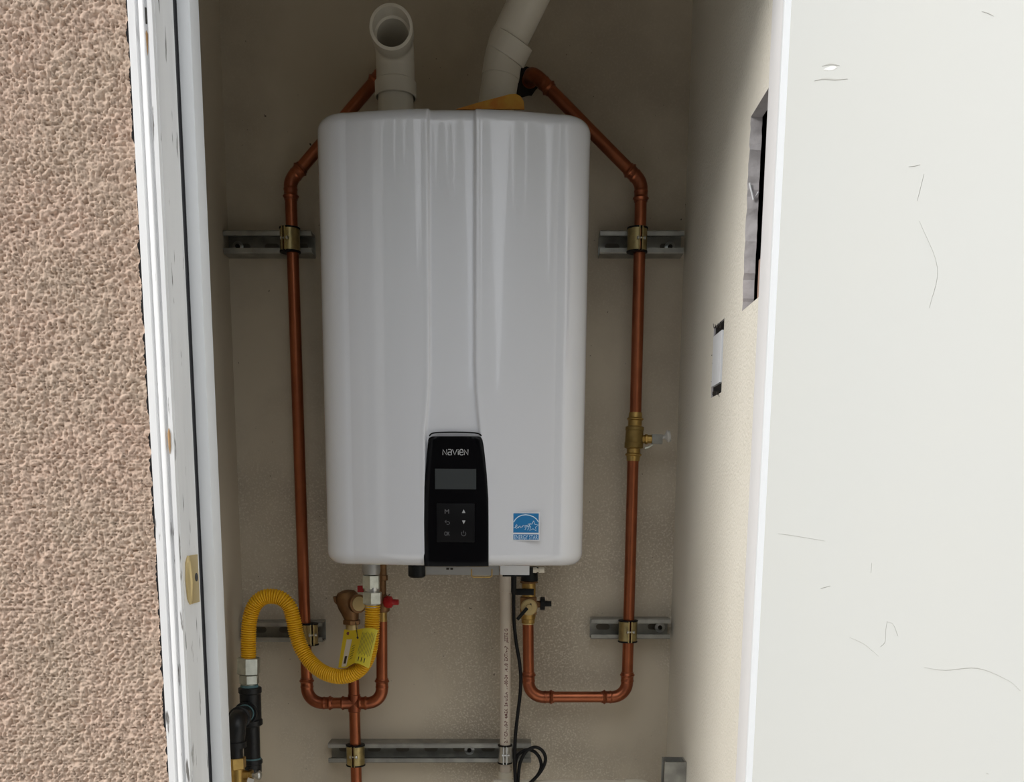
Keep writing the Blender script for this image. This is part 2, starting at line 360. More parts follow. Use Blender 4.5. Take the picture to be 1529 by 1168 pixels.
# left frame: brickmould, jamb, seal, stop
XJ = P(271, 850, 1.25).x
def extrude_profile(prof, z0, z1, nz=2):
    bm = bmesh.new(); rows = []
    for i in range(nz):
        z = z0 + (z1 - z0) * i / (nz - 1); rows.append([bm.verts.new((x, y, z)) for x, y in prof])
    for a, b in zip(rows, rows[1:]):
        for k in range(len(prof)): bm.faces.new((a[k], a[(k + 1) % len(prof)], b[(k + 1) % len(prof)], b[k]))
    bm.faces.new(rows[0][::-1]); bm.faces.new(rows[-1]); return bm
xb = P(235, 850, 1.252).x
wB = XJ - xb
mould = [(xb, 1.30), (xb, 1.2525), (xb + .03 * wB, 1.2505), (xb + .30 * wB, 1.2500), (xb + .34 * wB, 1.2535), (xb + .40 * wB, 1.2535), (xb + .45 * wB, 1.2485), (xb + .60 * wB, 1.2455),
         (xb + .66 * wB, 1.2455), (xb + .69 * wB, 1.2500), (xb + .76 * wB, 1.2500), (xb + .80 * wB, 1.2465), (xb + .97 * wB, 1.2465), (xb + wB, 1.250), (xb + wB, 1.30)]
t1 = struct('trim_1', extrude_profile(mould, 0, ZH + .04), M['frame'], label='cracked white moulded frame between stucco and opening')
struct('trim_5', BB((XS - .006, 1.2765, 0), (xb + .001, 1.295, ZH)), M['seal'])
YS = 1.330                                            # front of the stop
obj('jamb_board', BB((XJ - .012, 1.2525, 0), (XJ + .0005, YS - .011, ZH)), M['frame'], t1)
obj('seal', BB((XJ - .008, YS - .011, 0), (XJ - .001, YS + .004, ZH)), M['seal'], t1)
obj('jamb_board', BB((XJ - .030, YS + .006, 0), (XJ - .004, YJ + .03, ZH)), M['frame2'], t1)
xs0, xs1 = P(302.2, 850, YS).x, P(320.3, 850, YS).x
obj('door_stop', BB((xs0 - .0, YS, 0), (xs1, 1.368, ZH), .0015), M['frame2'], t1, label='clean white strip along the inner side of the frame')
obj('seal', BB((XJ - .004, YS + .0010, 0), (xs0 - .0003, YS + .02, ZH)), M['seal'], t1)
struct('wall_left', BB((XL, YJ - .005, 0), (XJ - .004, YJ + .012, ZC)), M['side'])
# hardware and marks on the left frame
def on_jamb(px, py): return PXp(px, py, XJ + .0005)
s0, s1 = on_jamb(276, 829), on_jamb(297, 900)
sp = bmesh.new(); yc = (s0.y + s1.y) / 2; zc = (s0.z + s1.z) / 2; sh = s0.z - s1.z; sw = max(.028, s1.y - s0.y)
sw = s1.y - s0.y
box(sp, V((XJ + .0015, (s0.y + s1.y) / 2 + sw * .14, zc)), (.002, sw * .66, sh * .96), bev=.0008)
stp = obj('strike_plate', sp, M['brass_lt'], t1, label='brass latch strike plate on the left jamb')
lip = bmesh.new()
tube(lip, [V((XJ + .0012, s0.y + sw * .20, zc + sh * .46)), V((XJ + .003, s0.y + sw * .06, zc + sh * .34)), V((XJ + .0045, s0.y + sw * .0, zc)), V((XJ + .003, s0.y + sw * .06, zc - sh * .34)), V((XJ + .0012, s0.y + sw * .20, zc - sh * .46))], [.002, .004, .0052, .004, .002], 10)
obj('plate_lip', lip, M['brass_lt'], stp)
obj('latch_hole', LT((XJ + .0022, yc + sw * .24, zc + .002), (1, 0, 0), [(0, .0055), (.0008, .0055)], 16), M['seal'], stp)
nb = bmesh.new(); p = P(217, 24, 1.2505); box(nb, p, (.004, .003, .017), bev=.0008); obj('nail_hole', nb, M['ink'], t1)
nb = bmesh.new(); p = P(218, 45, 1.2500)
lathe(nb, p, (0, 0, -1), [(0, .0004), (.004, .0022), (.022, .0012), (.028, .0002)], 8); obj('rust_run', nb, M['rust'], t1)
nb = bmesh.new(); p = on_jamb(252, 655); lathe(nb, P(252, 640, 1.2462), (0, 0, -1), [(0, .0004), (.006, .0018), (.022, .0014), (.03, .0002)], 8); obj('rust_run', nb, M['rust'], t1)

# right frame
xq = P(1129, 850, YS).x
t2 = struct('trim_2', BB((xq, YS, 0), (xq + .045, YJ + .006, ZH), .0012), M['frame3'], label='white door frame strip between the right wall and the open door')
xh = P(1138, 850, YS).x
obj('frame_rabbet', BB((xh + .003, 1.262, 0), (xh + .075, YS + .001, ZH)), M['frame2'], t2)
obj('stop_bead', BB((xq - .0005, YS - .004, 0), (xh + .004, YS + .003, ZH), .001), M['frame2'], t2, label='bright white edge strip beside the open door')
struct('trim_3', BB((XJ - .05, 1.256, ZH), (xh + .075, YJ + .02, ZH + .05)), M['frame2'])
struct('wall_right', BB((xq + .045, YF + .1, 0), (XR + .12, YJ + .03, ZC)), M['side'])
struct('wall_front', BB((XL, YF + .1, ZH + .05), (XR + .12, YJ, ZC)), M['side'])

# open door
th = math.radians(120); piv = V((.345, 1.262, 0))
dd, dn = V((-math.cos(th), -math.sin(th), 0)), V((-math.sin(th), math.cos(th), 0))
f0 = piv + dn * .0445; want = P(1138.5, 850, f0.y).x; piv.x += want - f0.x; f0 = piv + dn * .0445
rotd = Matrix((dd, dn, V((0, 0, 1)))).transposed()
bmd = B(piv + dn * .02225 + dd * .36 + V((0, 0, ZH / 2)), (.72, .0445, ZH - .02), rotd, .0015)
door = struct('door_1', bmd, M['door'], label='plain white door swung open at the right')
def on_door(px, py):
    d = ray(px, py); o = V((0, 0, H0)); t = (f0 - o).dot(dn) / d.dot(dn); return o + d * t + dn * -.0
def scuff(pts, wd, m):
    q = smoothpath([on_door(*p) for p in pts], 5); bm = bmesh.new(); L = len(q); A = []
    for i, p in enumerate(q):
        a = wd * math.sin(math.pi * (i + .3) / (L - .4 + .0)) if L > 1 else wd; a = max(a, wd * .15)
        A.append([bm.verts.new(p + V((0, 0, a)) + dn * .0002), bm.verts.new(p + dn * .0006), bm.verts.new(p + V((0, 0, -a)) + dn * .0002)])
    for a, b in zip(A, A[1:]):
        for k in (0, 1): bm.faces.new((a[k], b[k], b[k + 1], a[k + 1]))
    return obj('scuff', bm, m, door)
scuff([(1216, 121), (1230, 118), (1248, 119), (1266, 118)], .0009, M['scuff']); scuff([(1228, 99), (1240, 96), (1254, 98)], .0009, M['scuff'])
scuff([(1230, 104), (1242, 102), (1250, 101)], .0022, M['scuff_hi'])
scuff([(1466, 17), (1476, 20), (1484, 24)], .0005, M['scuff'])
for pts in ([(1325, 928), (1323, 940), (1322, 958), (1315, 966)], [(1326, 929), (1334, 933), (1341, 950)], [(1380, 997), (1412, 1001), (1460, 998), (1505, 1016), (1524, 1032)], [(1269, 952), (1290, 962), (1312, 980)],
            [(1162, 797), (1185, 800), (1232, 808)], [(1357, 249), (1366, 248), (1374, 246)], [(1370, 300), (1380, 260)], [(1373, 330), (1400, 400), (1388, 460)], [(1302, 841), (1301, 856)], [(1225, 879), (1240, 875)], [(1472, 1155), (1477, 1156)]):
    scuff(pts, .00035, M['scuff'])

# ------------------------------------------------------------------ strut channels
def channel(a, b, label, depth=.041, hgt=.041, slots=3, washer=None, group=None):
    """a, b: left and right end points at mid height on the front plane"""
    c = (a + b) / 2; c.y = YW; L = (b - a).length; t = .0025; lip = .0095
    th_ = thing('strut_channel', label, 'strut channel', c)
    h = hgt / 2; d = depth
    prof = [(0, -h), (0, h), (-d, h), (-d, h - lip), (-d + .007, h - lip), (-d + .007, h - lip + t), (-d + t, h - lip + t) if False else (-d + t, h - lip + .001), (-d + t, h - t), (-t, h - t), (-t, -h + t), (-d + t, -h + t), (-d + t, -h + lip - .001), (-d + .007, -h + lip - t), (-d + .007, -h + lip), (-d, -h + lip), (-d, -h)]
    prof = [(0, -h), (0, h), (-d + .002, h), (-d, h - .002), (-d, h - lip), (-d + .006, h - lip), (-d + .006, h - lip + t), (-d + t, h - lip + t), (-d + t, h - t), (-t, h - t), (-t, -h + t), (-d + t, -h + t), (-d + t, -h + lip - t), (-d + .006, -h + lip - t), (-d + .006, -h + lip), (-d, -h + lip), (-d, -h + .002), (-d + .002, -h)]
    dx = (b - a).normalized(); bm = bmesh.new(); rows = []
    for q in (a, b):
        rows.append([bm.verts.new(V((q.x, YW + y, q.z + z))) for y, z in prof])
    n = len(prof)
    for k in range(n): bm.faces.new((rows[0][k], rows[0][(k + 1) % n], rows[1][(k + 1) % n], rows[1][k]))
    bm.faces.new(rows[0][::-1]); bm.faces.new(rows[1])
    obj('channel', bm, M['strut'], th_, sharp=20)
    for i in range(slots):
        x = a.x + L * (i + .5) / slots; z = a.z + (b.z - a.z) * (i + .5) / slots
        sb = bmesh.new()
        pr = []
        for s, sg in ((1, -1), (-1, 1)):
            for k in range(7):
                an = -math.pi / 2 * 1 + math.pi * k / 6
                pr.append((s * (.008 + .006 * math.cos(an)), s * .006 * math.sin(an)))
        vs = [[sb.verts.new((x + u, YW - t - e, z + w_)) for u, w_ in pr] for e in (0, .0006)]
        m_ = len(pr)
        for k in range(m_): sb.faces.new((vs[0][k], vs[0][(k + 1) % m_], vs[1][(k + 1) % m_], vs[1][k]))
        sb.faces.new(vs[1])
        obj('slot', sb, M['strut_in'], th_)
    for wx in (washer or []):
        z = a.z
        wb = LT((wx, YW - t - .0008, z), (0, -1, 0), [(0, .0105), (.002, .0105), (.0025, .009)], 20)
        ws = obj('washer', wb, M['silver'], th_)
        obj('screw_head', LT((wx, YW - .0055, z), (0, -1, 0), [(0, .0045), (.004, .0042), (.006, .002)], 12), M['ink'], ws)
    return th_
YP = YW - .041 - .0145                                # centre plane of the copper pipes
YSF = YW - .041
cul = channel(P(333, 361, YSF), P(465, 361, YSF), 'galvanised strut channel left of the heater, higher of the two', washer=[P(356, 366, YW).x], slots=3)
cur = channel(P(896, 361, YSF), P(1021.5, 361, YSF), 'galvanised strut channel right of the heater near its top', washer=[P(1000, 366, YW).x], slots=3)
cll = channel(P(360.5, 944, YSF), P(481, 944, YSF), 'galvanised strut channel behind the yellow gas hose')
clr = channel(P(883, 939.5, YSF), P(1001, 939.5, YSF), 'galvanised strut channel right of and below the heater', washer=[P(985, 935, YW).x])
clb = channel(P(490, 1125, YSF), P(793, 1125, YSF), 'long galvanised strut channel below the heater at the bottom edge', slots=7, washer=[P(701, 1122, YW).x])
# upright strut on the right wall
a = P(993, 1136.5, 1.80)
th_ = thing('strut_channel', 'upright galvanised strut stub on the right wall at the bottom edge', 'strut channel', (XR, 1.81, H0 - .95))
zt_ = a.z; x0, x1 = P(992.5, 1150, 1.79).x, XR - .0005; t = .0025; y0, y1 = 1.79, 1.831
prof = [(x1, y0), (x1, y1), (x0, y1), (x0, y1 - .0095), (x0 + t, y1 - .0095), (x0 + t, y1 - t), (x1 - t, y1 - t), (x1 - t, y0 + t), (x0 + t, y0 + t), (x0 + t, y0 + .0095), (x0, y0 + .0095), (x0, y0)]
obj('channel', extrude_profile(prof, 0, zt_), M['strut'], th_, sharp=20)

# ------------------------------------------------------------------ pipe clamps
def clamp(c, label, rot=0.0, m=None, hgt=.041, R=.0160, axis=None, pvc=False):
    c = V(c); tg = thing('pipe_clamp', label, 'clamp', c, None); m = m or M['clampm']
    for s in (-1, 1):
        bm = bmesh.new(); A = []
        for i in range(13):
            an = math.radians(8 + (172 - 8) * i / 12) * s + rot
            d = V((math.sin(an), -math.cos(an), 0)); A.append((c + d * R, c + d * (R + .0022)))
        d = V((math.sin(rot), -math.cos(rot), 0)); n = V((math.cos(rot), math.sin(rot), 0)) * s
        fl = [(c + d * (R + .007) + n * .0018, c + d * (R + .007) + n * .0042)]
        A = fl + A; rows = []
        for z in (-hgt / 2, hgt / 2): rows.append([[bm.verts.new(p + V((0, 0, z))) for p in pr] for pr in A])
        for k in range(len(A) - 1):
            for j in (0, 1): bm.faces.new((rows[0][k][j], rows[0][k + 1][j], rows[1][k + 1][j], rows[1][k][j]))
            for r in rows: bm.faces.new((r[k][0], r[k + 1][0], r[k + 1][1], r[k][1]))
        for k in (0, len(A) - 1): bm.faces.new((rows[0][k][0], rows[0][k][1], rows[1][k][1], rows[1][k][0]))
        obj('clamp_half', bm, m, tg)
    for z in (-hgt / 2, hgt / 2):
        q = c + V((0, 0, z))
        obj('cushion', LT(q - V((0, 0, .0018)), (0, 0, 1), [(0, R + .0018), (.0006, R + .0034), (.003, R + .0034), (.0036, R + .0018)], 22), M['rubber'], tg)
    n = V((math.cos(rot), math.sin(rot), 0)); d = V((math.sin(rot), -math.cos(rot), 0)); q = c + d * (R + .0045)
    obj('screw', LT(q - n * .007, n, [(0, .002), (.001, .0033), (.0035, .0033), (.0036, .0018), (.0130, .0018), (.0131, .0035), (.016, .003)], 10), M['silver'], tg)
    return tg
def CP(px, py, Y=None): return P(px, py, Y or YP)
clamp(CP(433, 359), 'brass coloured pipe clamp on the upper left strut', -.35)
clamp(CP(951.5, 359), 'brass coloured pipe clamp on the upper right strut', .2)
clamp(CP(461, 947), 'brass coloured pipe clamp beside the yellow hose', .5)
clamp(CP(937.5, 942.5), 'brass coloured pipe clamp on the lower right strut', .1)
clamp(CP(531, 1127.5), 'brass coloured pipe clamp on the long bottom strut', -.1)

# ------------------------------------------------------------------ copper runs
def run(label, nodes, radius=.030, cut=.028, loc=None):
    """nodes: list of points; inner ones get press elbows"""
    tg = thing('copper_pipe', label, 'pipe', loc or nodes[0]); k = len(nodes); tls = [0] * k
    for i in range(1, k - 1):
        bm, tl = elbow_bm(nodes[i - 1], nodes[i], nodes[i + 1], radius); tls[i] = tl
        obj('elbow', bm, M['copper_f'], tg)
    for i in range(k - 1):
        d = (nodes[i + 1] - nodes[i]).normalized()
        p0 = nodes[i] + d * (tls[i] + .004 if 0 < i else 0); p1 = nodes[i + 1] - d * (tls[i + 1] + .004 if i + 1 < k - 1 else 0)
        L = (p1 - p0).length; bm = T([p0, p0.lerp(p1, .5), p1], PR, 22); obj('pipe', bm, M['copper'], tg)
    return tg
# left run: out of the wall, down the left side, under, up to the hot valve
Lw = [V(P(585, 92, YP)) + V((0, .055, 0)), P(585, 92, YP), P(433.5, 270, YP), P(459.2, 1050, YP), P(570, 1050, YP), P(569, 928, 1.93)]
Lw[4] = P(570.5, 1050, YP)
Lw[5].y = YP; Lw[5] = P(570, 928, YP)
cl = run('copper pipe left of the heater bending under the yellow gas hose', Lw)
# riser through the cross
r0, r1 = P(526, 940, YP), P(532.6, 1185, YP); rc = P(529, 1050, YP)
r1 = r0 + (r1 - r0) * 1.6
obj('pipe', T([r0, rc, r1], PR, 22), M['copper'], cl)
cb = bmesh.new(); hx = (Lw[4] - Lw[3]).normalized(); vz = (r1 - r0).normalized()
lathe(cb, rc - hx * .026, hx, [(0, PR + .001), (.003, PR + .0034), (.007, PR + .0014), (.045, PR + .0014), (.049, PR + .0034), (.052, PR + .001)])
lathe(cb, rc - vz * .018, vz, [(0, PR + .0006), (.001, PR + .0014), (.035, PR + .0014), (.036, PR + .0006)])
obj('tee', cb, M['copper_f'], cl)
# right run: out of the wall, down to the brass valve, below it, under, up to the cold valve
top = P(792, 104, YP)
E1 = P(957.5, 272, YP); VA, VB = P(949, 617, YP), P(945.2, 688, YP)
ru = run('copper pipe rising right of the heater to the wall hole at the top', [top + V((0, .055, 0)), top, E1, VA])
rl = run('copper pipe looping under the cold valve right of the black cord', [VB, P(935.8, 1041, YP), P(789.5, 1041, YP), P(788.5, 930, YP)])
# collars where the pipes enter the wall
hole = thing('pipe_hole', 'ragged black hole in the wall at the upper right copper pipe', 'hole', (top.x, YW, top.z))
hb_ = bmesh.new(); rnd = random.Random(2); hc = P(783, 124, YW); ring = []
for k in range(26):
    an = 2 * math.pi * k / 26; r = .024 + rnd.uniform(-.003, .004); ring.append(hb_.verts.new(hc + V((math.cos(an) * r, -.0008, math.sin(an) * r * 1.1))))
cv = hb_.verts.new(hc + V((0, -.0016, 0)))
for k in range(26): hb_.faces.new((cv, ring[k], ring[(k + 1) % 26]))
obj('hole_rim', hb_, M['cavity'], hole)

# ------------------------------------------------------------------ brass valve on the right riser
bv = thing('brass_valve', 'brass ball valve with grey lever in the right copper riser', 'valve', VB)
ax = (VB - VA).normalized(); Lv = (VB - VA).length; R_ = PR + .0012
obj('collar', LT(VA - ax * .001, ax, [(0, R_), (.009, R_ + .0008), (.011, R_ + .0035), (.013, R_ + .0035), (.015, R_ + .0008), (.026, R_ + .0008)]), M['brass'], bv)
obj('collar', LT(VB + ax * .001, -ax, [(0, R_), (.009, R_ + .0008), (.011, R_ + .0035), (.013, R_ + .0035), (.015, R_ + .0008), (.026, R_ + .0008)]), M['brass'], bv)
bo = bmesh.new(); s0_ = Lv * .27; s1_ = Lv * .75; hl = s1_ - s0_
lathe(bo, VA + ax * s0_, ax, [(0, .0135), (.002, .0175), (.008, .0178), (.0085, .0168), (hl * .5, .0172), (hl * .72, .0172), (hl * .73, .0180), (hl - .002, .0178), (hl, .0135)], 20)
obj('body', bo, M['brass_olive'], bv)
sc = P(961, 656, YP); sd = V((1, 0, .02)).normalized()
obj('stem', LT(sc - sd * .003, sd, [(0, .0085), (.005, .0075), (.006, .0095), (.010, .0095), (.011, .0080), (.018, .0080)], 16), M['brass'], bv)
lv = bmesh.new(); box(lv, P(981, 656, YP), (.020, .012, .018), bev=.001); lever = obj('lever', lv, M['strut'], bv)
obj('lever_tip', LT(P(988, 653, YP), V((1, 0, .15)), [(0, .004), (.006, .0035), (.010, .0105), (.0125, .0115), (.016, .0105), (.017, .004)], 18), M['clear'], lever, label='cloudy white disc on the lever end')
obj('drain_lever', T([P(963, 669, YP - .008), P(968, 668, YP - .01), P(975, 664, YP - .01)], .0022, 8), M['zinc'], bv)

# ------------------------------------------------------------------ water heater
YC = 1.675; HXC = P(677.5, 500, 1.72).x; HW = .2195
ZT = P(677, 160, YC + .012).z; ZB = P(677, 845.5, YC + .01).z; YBK = 1.992
heater = thing('water_heater', 'white wall mounted tankless water heater with black control panel', 'water heater', (HXC, YBK, ZB))
def plan():
    """plan outline, left back to right back: list of (x, y, nx, ny)"""
    pts = []; rc_ = .052; bow = .020
    n = 14
    for i in range(8): pts.append((-HW, YBK - (YBK - (YC + bow + rc_)) * i / 8))
    for i in range(n):
        a = math.pi / 2 * i / n; pts.append((-HW + rc_ * (1 - math.cos(a)), YC + bow + rc_ * (1 - math.sin(a))))
    hw = HW - rc_; m_ = 230
    for i in range(m_ + 1):
        x = -hw + 2 * hw * i / m_; pts.append((x, YC + bow * (x / hw) ** 2))
    for i in range(n - 1, -1, -1):
        a = math.pi / 2 * i / n; pts.append((HW - rc_ * (1 - math.cos(a)), YC + bow + rc_ * (1 - math.sin(a))))
    for i in range(7, -1, -1): pts.append((HW, YBK - (YBK - (YC + bow + rc_)) * i / 8))
    out = []
    for i, p in enumerate(pts):
        a, b = pts[max(i - 1, 0)], pts[min(i + 1, len(pts) - 1)]; tx, ty = b[0] - a[0], b[1] - a[1]; l = math.hypot(tx, ty)
        out.append((p[0], p[1], ty / l, -tx / l))
    return out
def sstep(e0, e1, x):
    t = min(1, max(0, (x - e0) / (e1 - e0))); return t * t * (3 - 2 * t)
Zc0 = P(677, 646, YC).z; Zc1 = P(677, 520, YC).z
def cover():
    bm = bmesh.new(); pl = plan(); re = .021; lv = []
    for i in range(9):
        a = math.pi / 2 * i / 8; lv.append((ZB + re - re * math.cos(a), re * (1 - math.sin(a))))
    k = 110
    for i in range(1, k): lv.append((ZB + re + (ZT - ZB - 2 * re) * i / k, 0))
    for i in range(9):
        a = math.pi / 2 * i / 8; lv.append((ZT - re + re * math.sin(a), re * (1 - math.cos(a))))
    rows = []
    for z, ins in lv:
        u = sstep(Zc1, Zc0, z) if z > 0 else 0
        u = min(1, max(0, (Zc1 - z) / (Zc1 - Zc0)))
        wch = .0362 + .008 * u ** 2.2
        row = []
        for x, y, nx, ny in pl:
            rr = 1.0 - .0
            x2, y2 = x - nx * ins, y - ny * ins
            dch = .0060 * (1 - sstep(wch - .0022, wch + .0022, abs(x)))
            crest = -.0006 * math.exp(-((abs(x) - wch - .004) / .004) ** 2)
            if y < YC + .05: y2 += dch + crest
            row.append(bm.verts.new((HXC + x2, y2, z)))
        rows.append(row)
    for a, b in zip(rows, rows[1:]):
        for i in range(len(a) - 1): bm.faces.new((a[i], a[i + 1], b[i + 1], b[i]))
        bm.faces.new((a[-1], a[0], b[0], b[-1]))
    bm.faces.new(rows[0][::-1]); bm.faces.new(rows[-1]); return bm
obj('cover', cover(), M['enamel'], heater, sharp=50)
obj('wall_bracket', BB((HXC - .15, YBK, ZT - .12), (HXC + .15, YW, ZT - .04)), M['plate'], heater)
# control panel
def xa(px, py, Y=YC - .005): return P(px, py, Y).x
YPn = YC - .0035
prows = [(651.5, 645, 715), (653.5, 640.5, 719.5), (657, 639, 721), (680, 636.8, 723.8), (709, 634.5, 726.8), (744, 632.2, 729), (780, 631.8, 729.4), (835, 632.5, 729.4), (846, 632.8, 729.4)]
pb = bmesh.new(); rows = []
for py, xl_, xr_ in prows:
    p0, p1 = P(xl_, py, YPn), P(xr_, py, YPn); row = []
    for i in range(17):
        q = p0.lerp(p1, i / 16); e = abs(i / 8 - 1); q.y = YPn + .0035 * e ** 6 + .0014 * (e ** 2); row.append(q)
    rows.append(row)
ins_ = [V((v_.x, v_.y + .012, v_.z)) for v_ in rows[0]]; insb = [V((v_.x, v_.y + .016, v_.z - .002)) for v_ in rows[-1]]
rows = [ins_, rows[0]] + rows[1:] + [insb]; rows[-2] = [V((v_.x, v_.y + .002, v_.z)) for v_ in rows[-2]]
rv = [[pb.verts.new(q) for q in [V((r[0].x, YC + .014, r[0].z))] + r + [V((r[-1].x, YC + .014, r[-1].z))]] for r in rows]
for a, b in zip(rv, rv[1:]):
    for i in range(len(a) - 1): pb.faces.new((a[i], a[i + 1], b[i + 1], b[i]))
panel = obj('control_panel', pb, M['panel'], heater, label='glossy black control panel on the heater front')
# rim above the panel
rimp = [P(x, y, YC + .0015) for x, y in ((641, 651), (645, 647.5), (655, 646), (677, 645.5), (700, 646), (714, 647.5), (719, 651))]
obj('panel_rim', T(smoothpath(rimp, 4), .0012, 8), M['panel'], heater)
YT = YPn - .0004
c0, c1 = P(649.5, 700, YT), P(711, 731, YT)
obj('display', BB((c0.x, YT - .0002, c1.z), (c1.x, YT + .002, c0.z)), M['screen'], panel, label='blank grey display')
k0, k1 = P(652, 752, YT), P(708.5, 810, YT)
obj('key_pad', B(((k0.x + k1.x) / 2, YT + .0003, (k0.z + k1.z) / 2), (k1.x - k0.x, .0016, k0.z - k1.z), bev=.0007), M['key'], panel)
def lettering(name, s, px, py, Y, wpx, m, parent, hpx=None, bold=0):
    me = text_me(s, 1.0, 0.0); xs_ = [v_.co.x for v_ in me.vertices]; ys_ = [v_.co.y for v_ in me.vertices]
    w0, h0 = max(xs_) - min(xs_), max(ys_) - min(ys_); sc_ = S(px, py, Y); kx = wpx * sc_ / w0; ky = (hpx * sc_ / h0 if hpx else kx)
    mx, my = (max(xs_) + min(xs_)) / 2, (max(ys_) + min(ys_)) / 2; q = P(px, py, Y)
    bmx = bmesh.new(); bmx.from_mesh(me)
    for v_ in bmx.verts: v_.co = V((q.x + (v_.co.x - mx) * kx, Y, q.z + (v_.co.y - my) * ky))
    r = bmesh.ops.extrude_face_region(bmx, geom=bmx.faces[:])
    for e in r['geom']:
        if isinstance(e, bmesh.types.BMVert): e.co.y -= .0003
    return obj(name, bmx, m, parent, smooth=False)
def strokes(name, polys, Y, wd, m, parent, closed=False):
    bm = bmesh.new()
    for pl_ in polys: tube(bm, [P(x, y, Y) for x, y in pl_], wd, 5)
    for v_ in bm.verts: v_.co.y = Y - .0002 + (v_.co.y - Y) * .15
    return obj(name, bm, m, parent)
# maker's word: custom letter forms drawn as strokes
yb, yt_ = 679.5, 671.3
W = [[(661.2, yb), (661.2, yt_), (667, yb), (667, yt_)],
     [(669.3, yt_), (673.2, yt_), (674, 672.5), (674, yb), (670, yb), (669, 678.3), (669, 676.3), (670, 675.3), (674, 675.3)],
     [(675.6, yt_), (679, yb), (682.4, yt_)], [(684.2, 673.8), (684.2, yb)], [(684.2, yt_), (684.2, 672.1)],
     [(687.2, 675.5), (691.2, 675.5), (691.2, 672.6), (690.2, yt_), (688, yt_), (686.6, 672.8), (686.6, 678.2), (688, yb), (690.4, yb), (691.4, 678.4)],
     [(693.2, yb), (693.2, yt_), (698.8, yb), (698.8, yt_)]]
strokes('brand_lettering', W, YT - .0002, .00075, M['print_'], panel)
lettering('key_symbol', 'M', 667.3, 764, YT - .0007, 6.4, M['print_dim'], panel, 6.2)
lettering('key_symbol', 'OK', 667.6, 797, YT - .0007, 8, M['print_dim'], panel, 6)
strokes('key_symbol', [[(666.5, 777), (664.2, 779), (666.5, 781)], [(664.2, 779), (669.5, 779), (671.3, 780.5), (671.3, 782.3), (669.5, 783.3), (667, 783.3)]], YT - .0007, .0004, M['print_dim'], panel)
strokes('key_symbol', [[(689.8, 794.6), (688.9, 797), (690, 799.6), (692.3, 800.4), (694.7, 799.6), (695.8, 797), (694.8, 794.6)], [(692.3, 792.6), (692.3, 796.4)]], YT - .0007, .0004, M['print_dim'], panel)
for tri in (((689.7, 766.2), (695, 766.2), (692.3, 760.8)), ((689.8, 777.4), (695, 777.4), (692.4, 782.8))):
    bm = bmesh.new(); f1 = [bm.verts.new(P(*q, YT - .0007)) for q in tri]; f2 = [bm.verts.new(P(*q, YT - .0012)) for q in tri]
    bm.faces.new(f1); bm.faces.new(f2)
    for k in range(3): bm.faces.new((f1[k], f1[(k + 1) % 3], f2[(k + 1) % 3], f2[k]))
    obj('key_symbol', bm, M['print_'], panel, smooth=False)
# blue efficiency sticker
xm = P(785, 786, YC).x - HXC; hw_ = HW - .052; YL = YC + .020 * ((xm + .018) / hw_) ** 2 - .0016
YL = YC + .020 * ((xm - .016) / hw_) ** 2 - .0008
def stick(px0, py0, px1, py1, dy, m, name, parent):
    a, b = P(px0, py0, YL - dy), P(px1, py1, YL - dy)
    return obj(name, BB((a.x, YL - dy, b.z), (b.x, YL - dy + .0010 if dy == 0 else YL - dy + .0003, a.z)), m, parent)
st_ = stick(765.3, 765.2, 805.6, 807.6, 0, M['white'], 'sticker', heater); st_['label'] = 'square blue efficiency sticker low on the right'
a_, b_ = P(765.3, 765.2, YL), P(805.6, 807.6, YL)
stick(766.6, 766.6, 804.2, 795.8, .0004, M['blue'], 'blue_field', st_); stick(766.6, 798, 804.2, 806.2, .0004, M['blue'], 'blue_field', st_)
YK = YL - .0006
strokes('arc_line', [[(766.9, 780), (770, 775.2), (774, 771.8), (779, 769.7), (785, 768.9), (791, 769.7), (796.5, 771.9), (801, 775.3), (804, 779.6)]], YK, .0008, M['lblue'], st_)
star = []
for k in range(11):
    r = 8.2 if k % 2 == 0 else 3.7; an = math.radians(-90 + 36 * k + 4); star.append((796.2 + r * math.cos(an), 786 + r * math.sin(an)))
strokes('star', [star], YK, .00055, M['lblue'], st_)
strokes('script_lettering', [[(767, 788.3), (769.5, 787.8), (772.3, 785), (771.7, 783.2), (770, 785), (769.8, 788.6), (771.5, 789.2), (774.2, 786.4), (773.9, 788.8), (775.8, 785.6), (777, 786), (777, 788.4), (779.2, 787), (780.3, 784.7), (779.8, 787.6), (781.4, 785), (783, 785.4)],
        [(785.6, 784.6), (784, 785), (783.7, 787.6), (785.6, 786.6), (786.4, 784.2), (785, 789.5), (783.6, 791.4)], [(787.4, 784), (787.3, 787), (789.4, 786.4), (791.2, 782.6), (789.6, 788), (787.6, 792)], [(789, 782.6), (793, 782.2)]], YK, .00045, M['lblue'], st_)
lettering('sticker_lettering', 'ENERGY STAR', 785.4, 802.3, YK, 35, M['lblue'], st_, 6.4)
# underside fittings of the heater
def PZ(px, py, Y): return P(px, py, Y)
bp = bmesh.new(); q0, q1 = P(636, 850, 1.80), P(745, 857.5, 1.80); box(bp, V(((q0.x + q1.x) / 2, 1.84, (ZB + q1.z) / 2)), (q1.x - q0.x, .08, ZB - q1.z + .004)); obj('underside_plate', bp, M['plate'], heater)
for x in (668.5, 674.5):
    obj('vent_slot', B(P(x, 849.5, 1.7995), (.005, .002, .0035), bev=.0006), M['ink'], heater)
q = P(622.5, 862.5, 1.80); obj('drain_cap', LT((q.x, 1.80, q.z), (0, 0, 1), [(0, .012), (.003, .0155), (ZB - q.z + .004, .0155)], 20), M['black'], heater, label='black drain cap under the heater')
u = [P(704, 850, 1.80), P(704, 860.5, 1.80), P(706.5, 862, 1.80), P(732, 862, 1.80), P(734.5, 860.5, 1.80), P(734.5, 850, 1.80)]
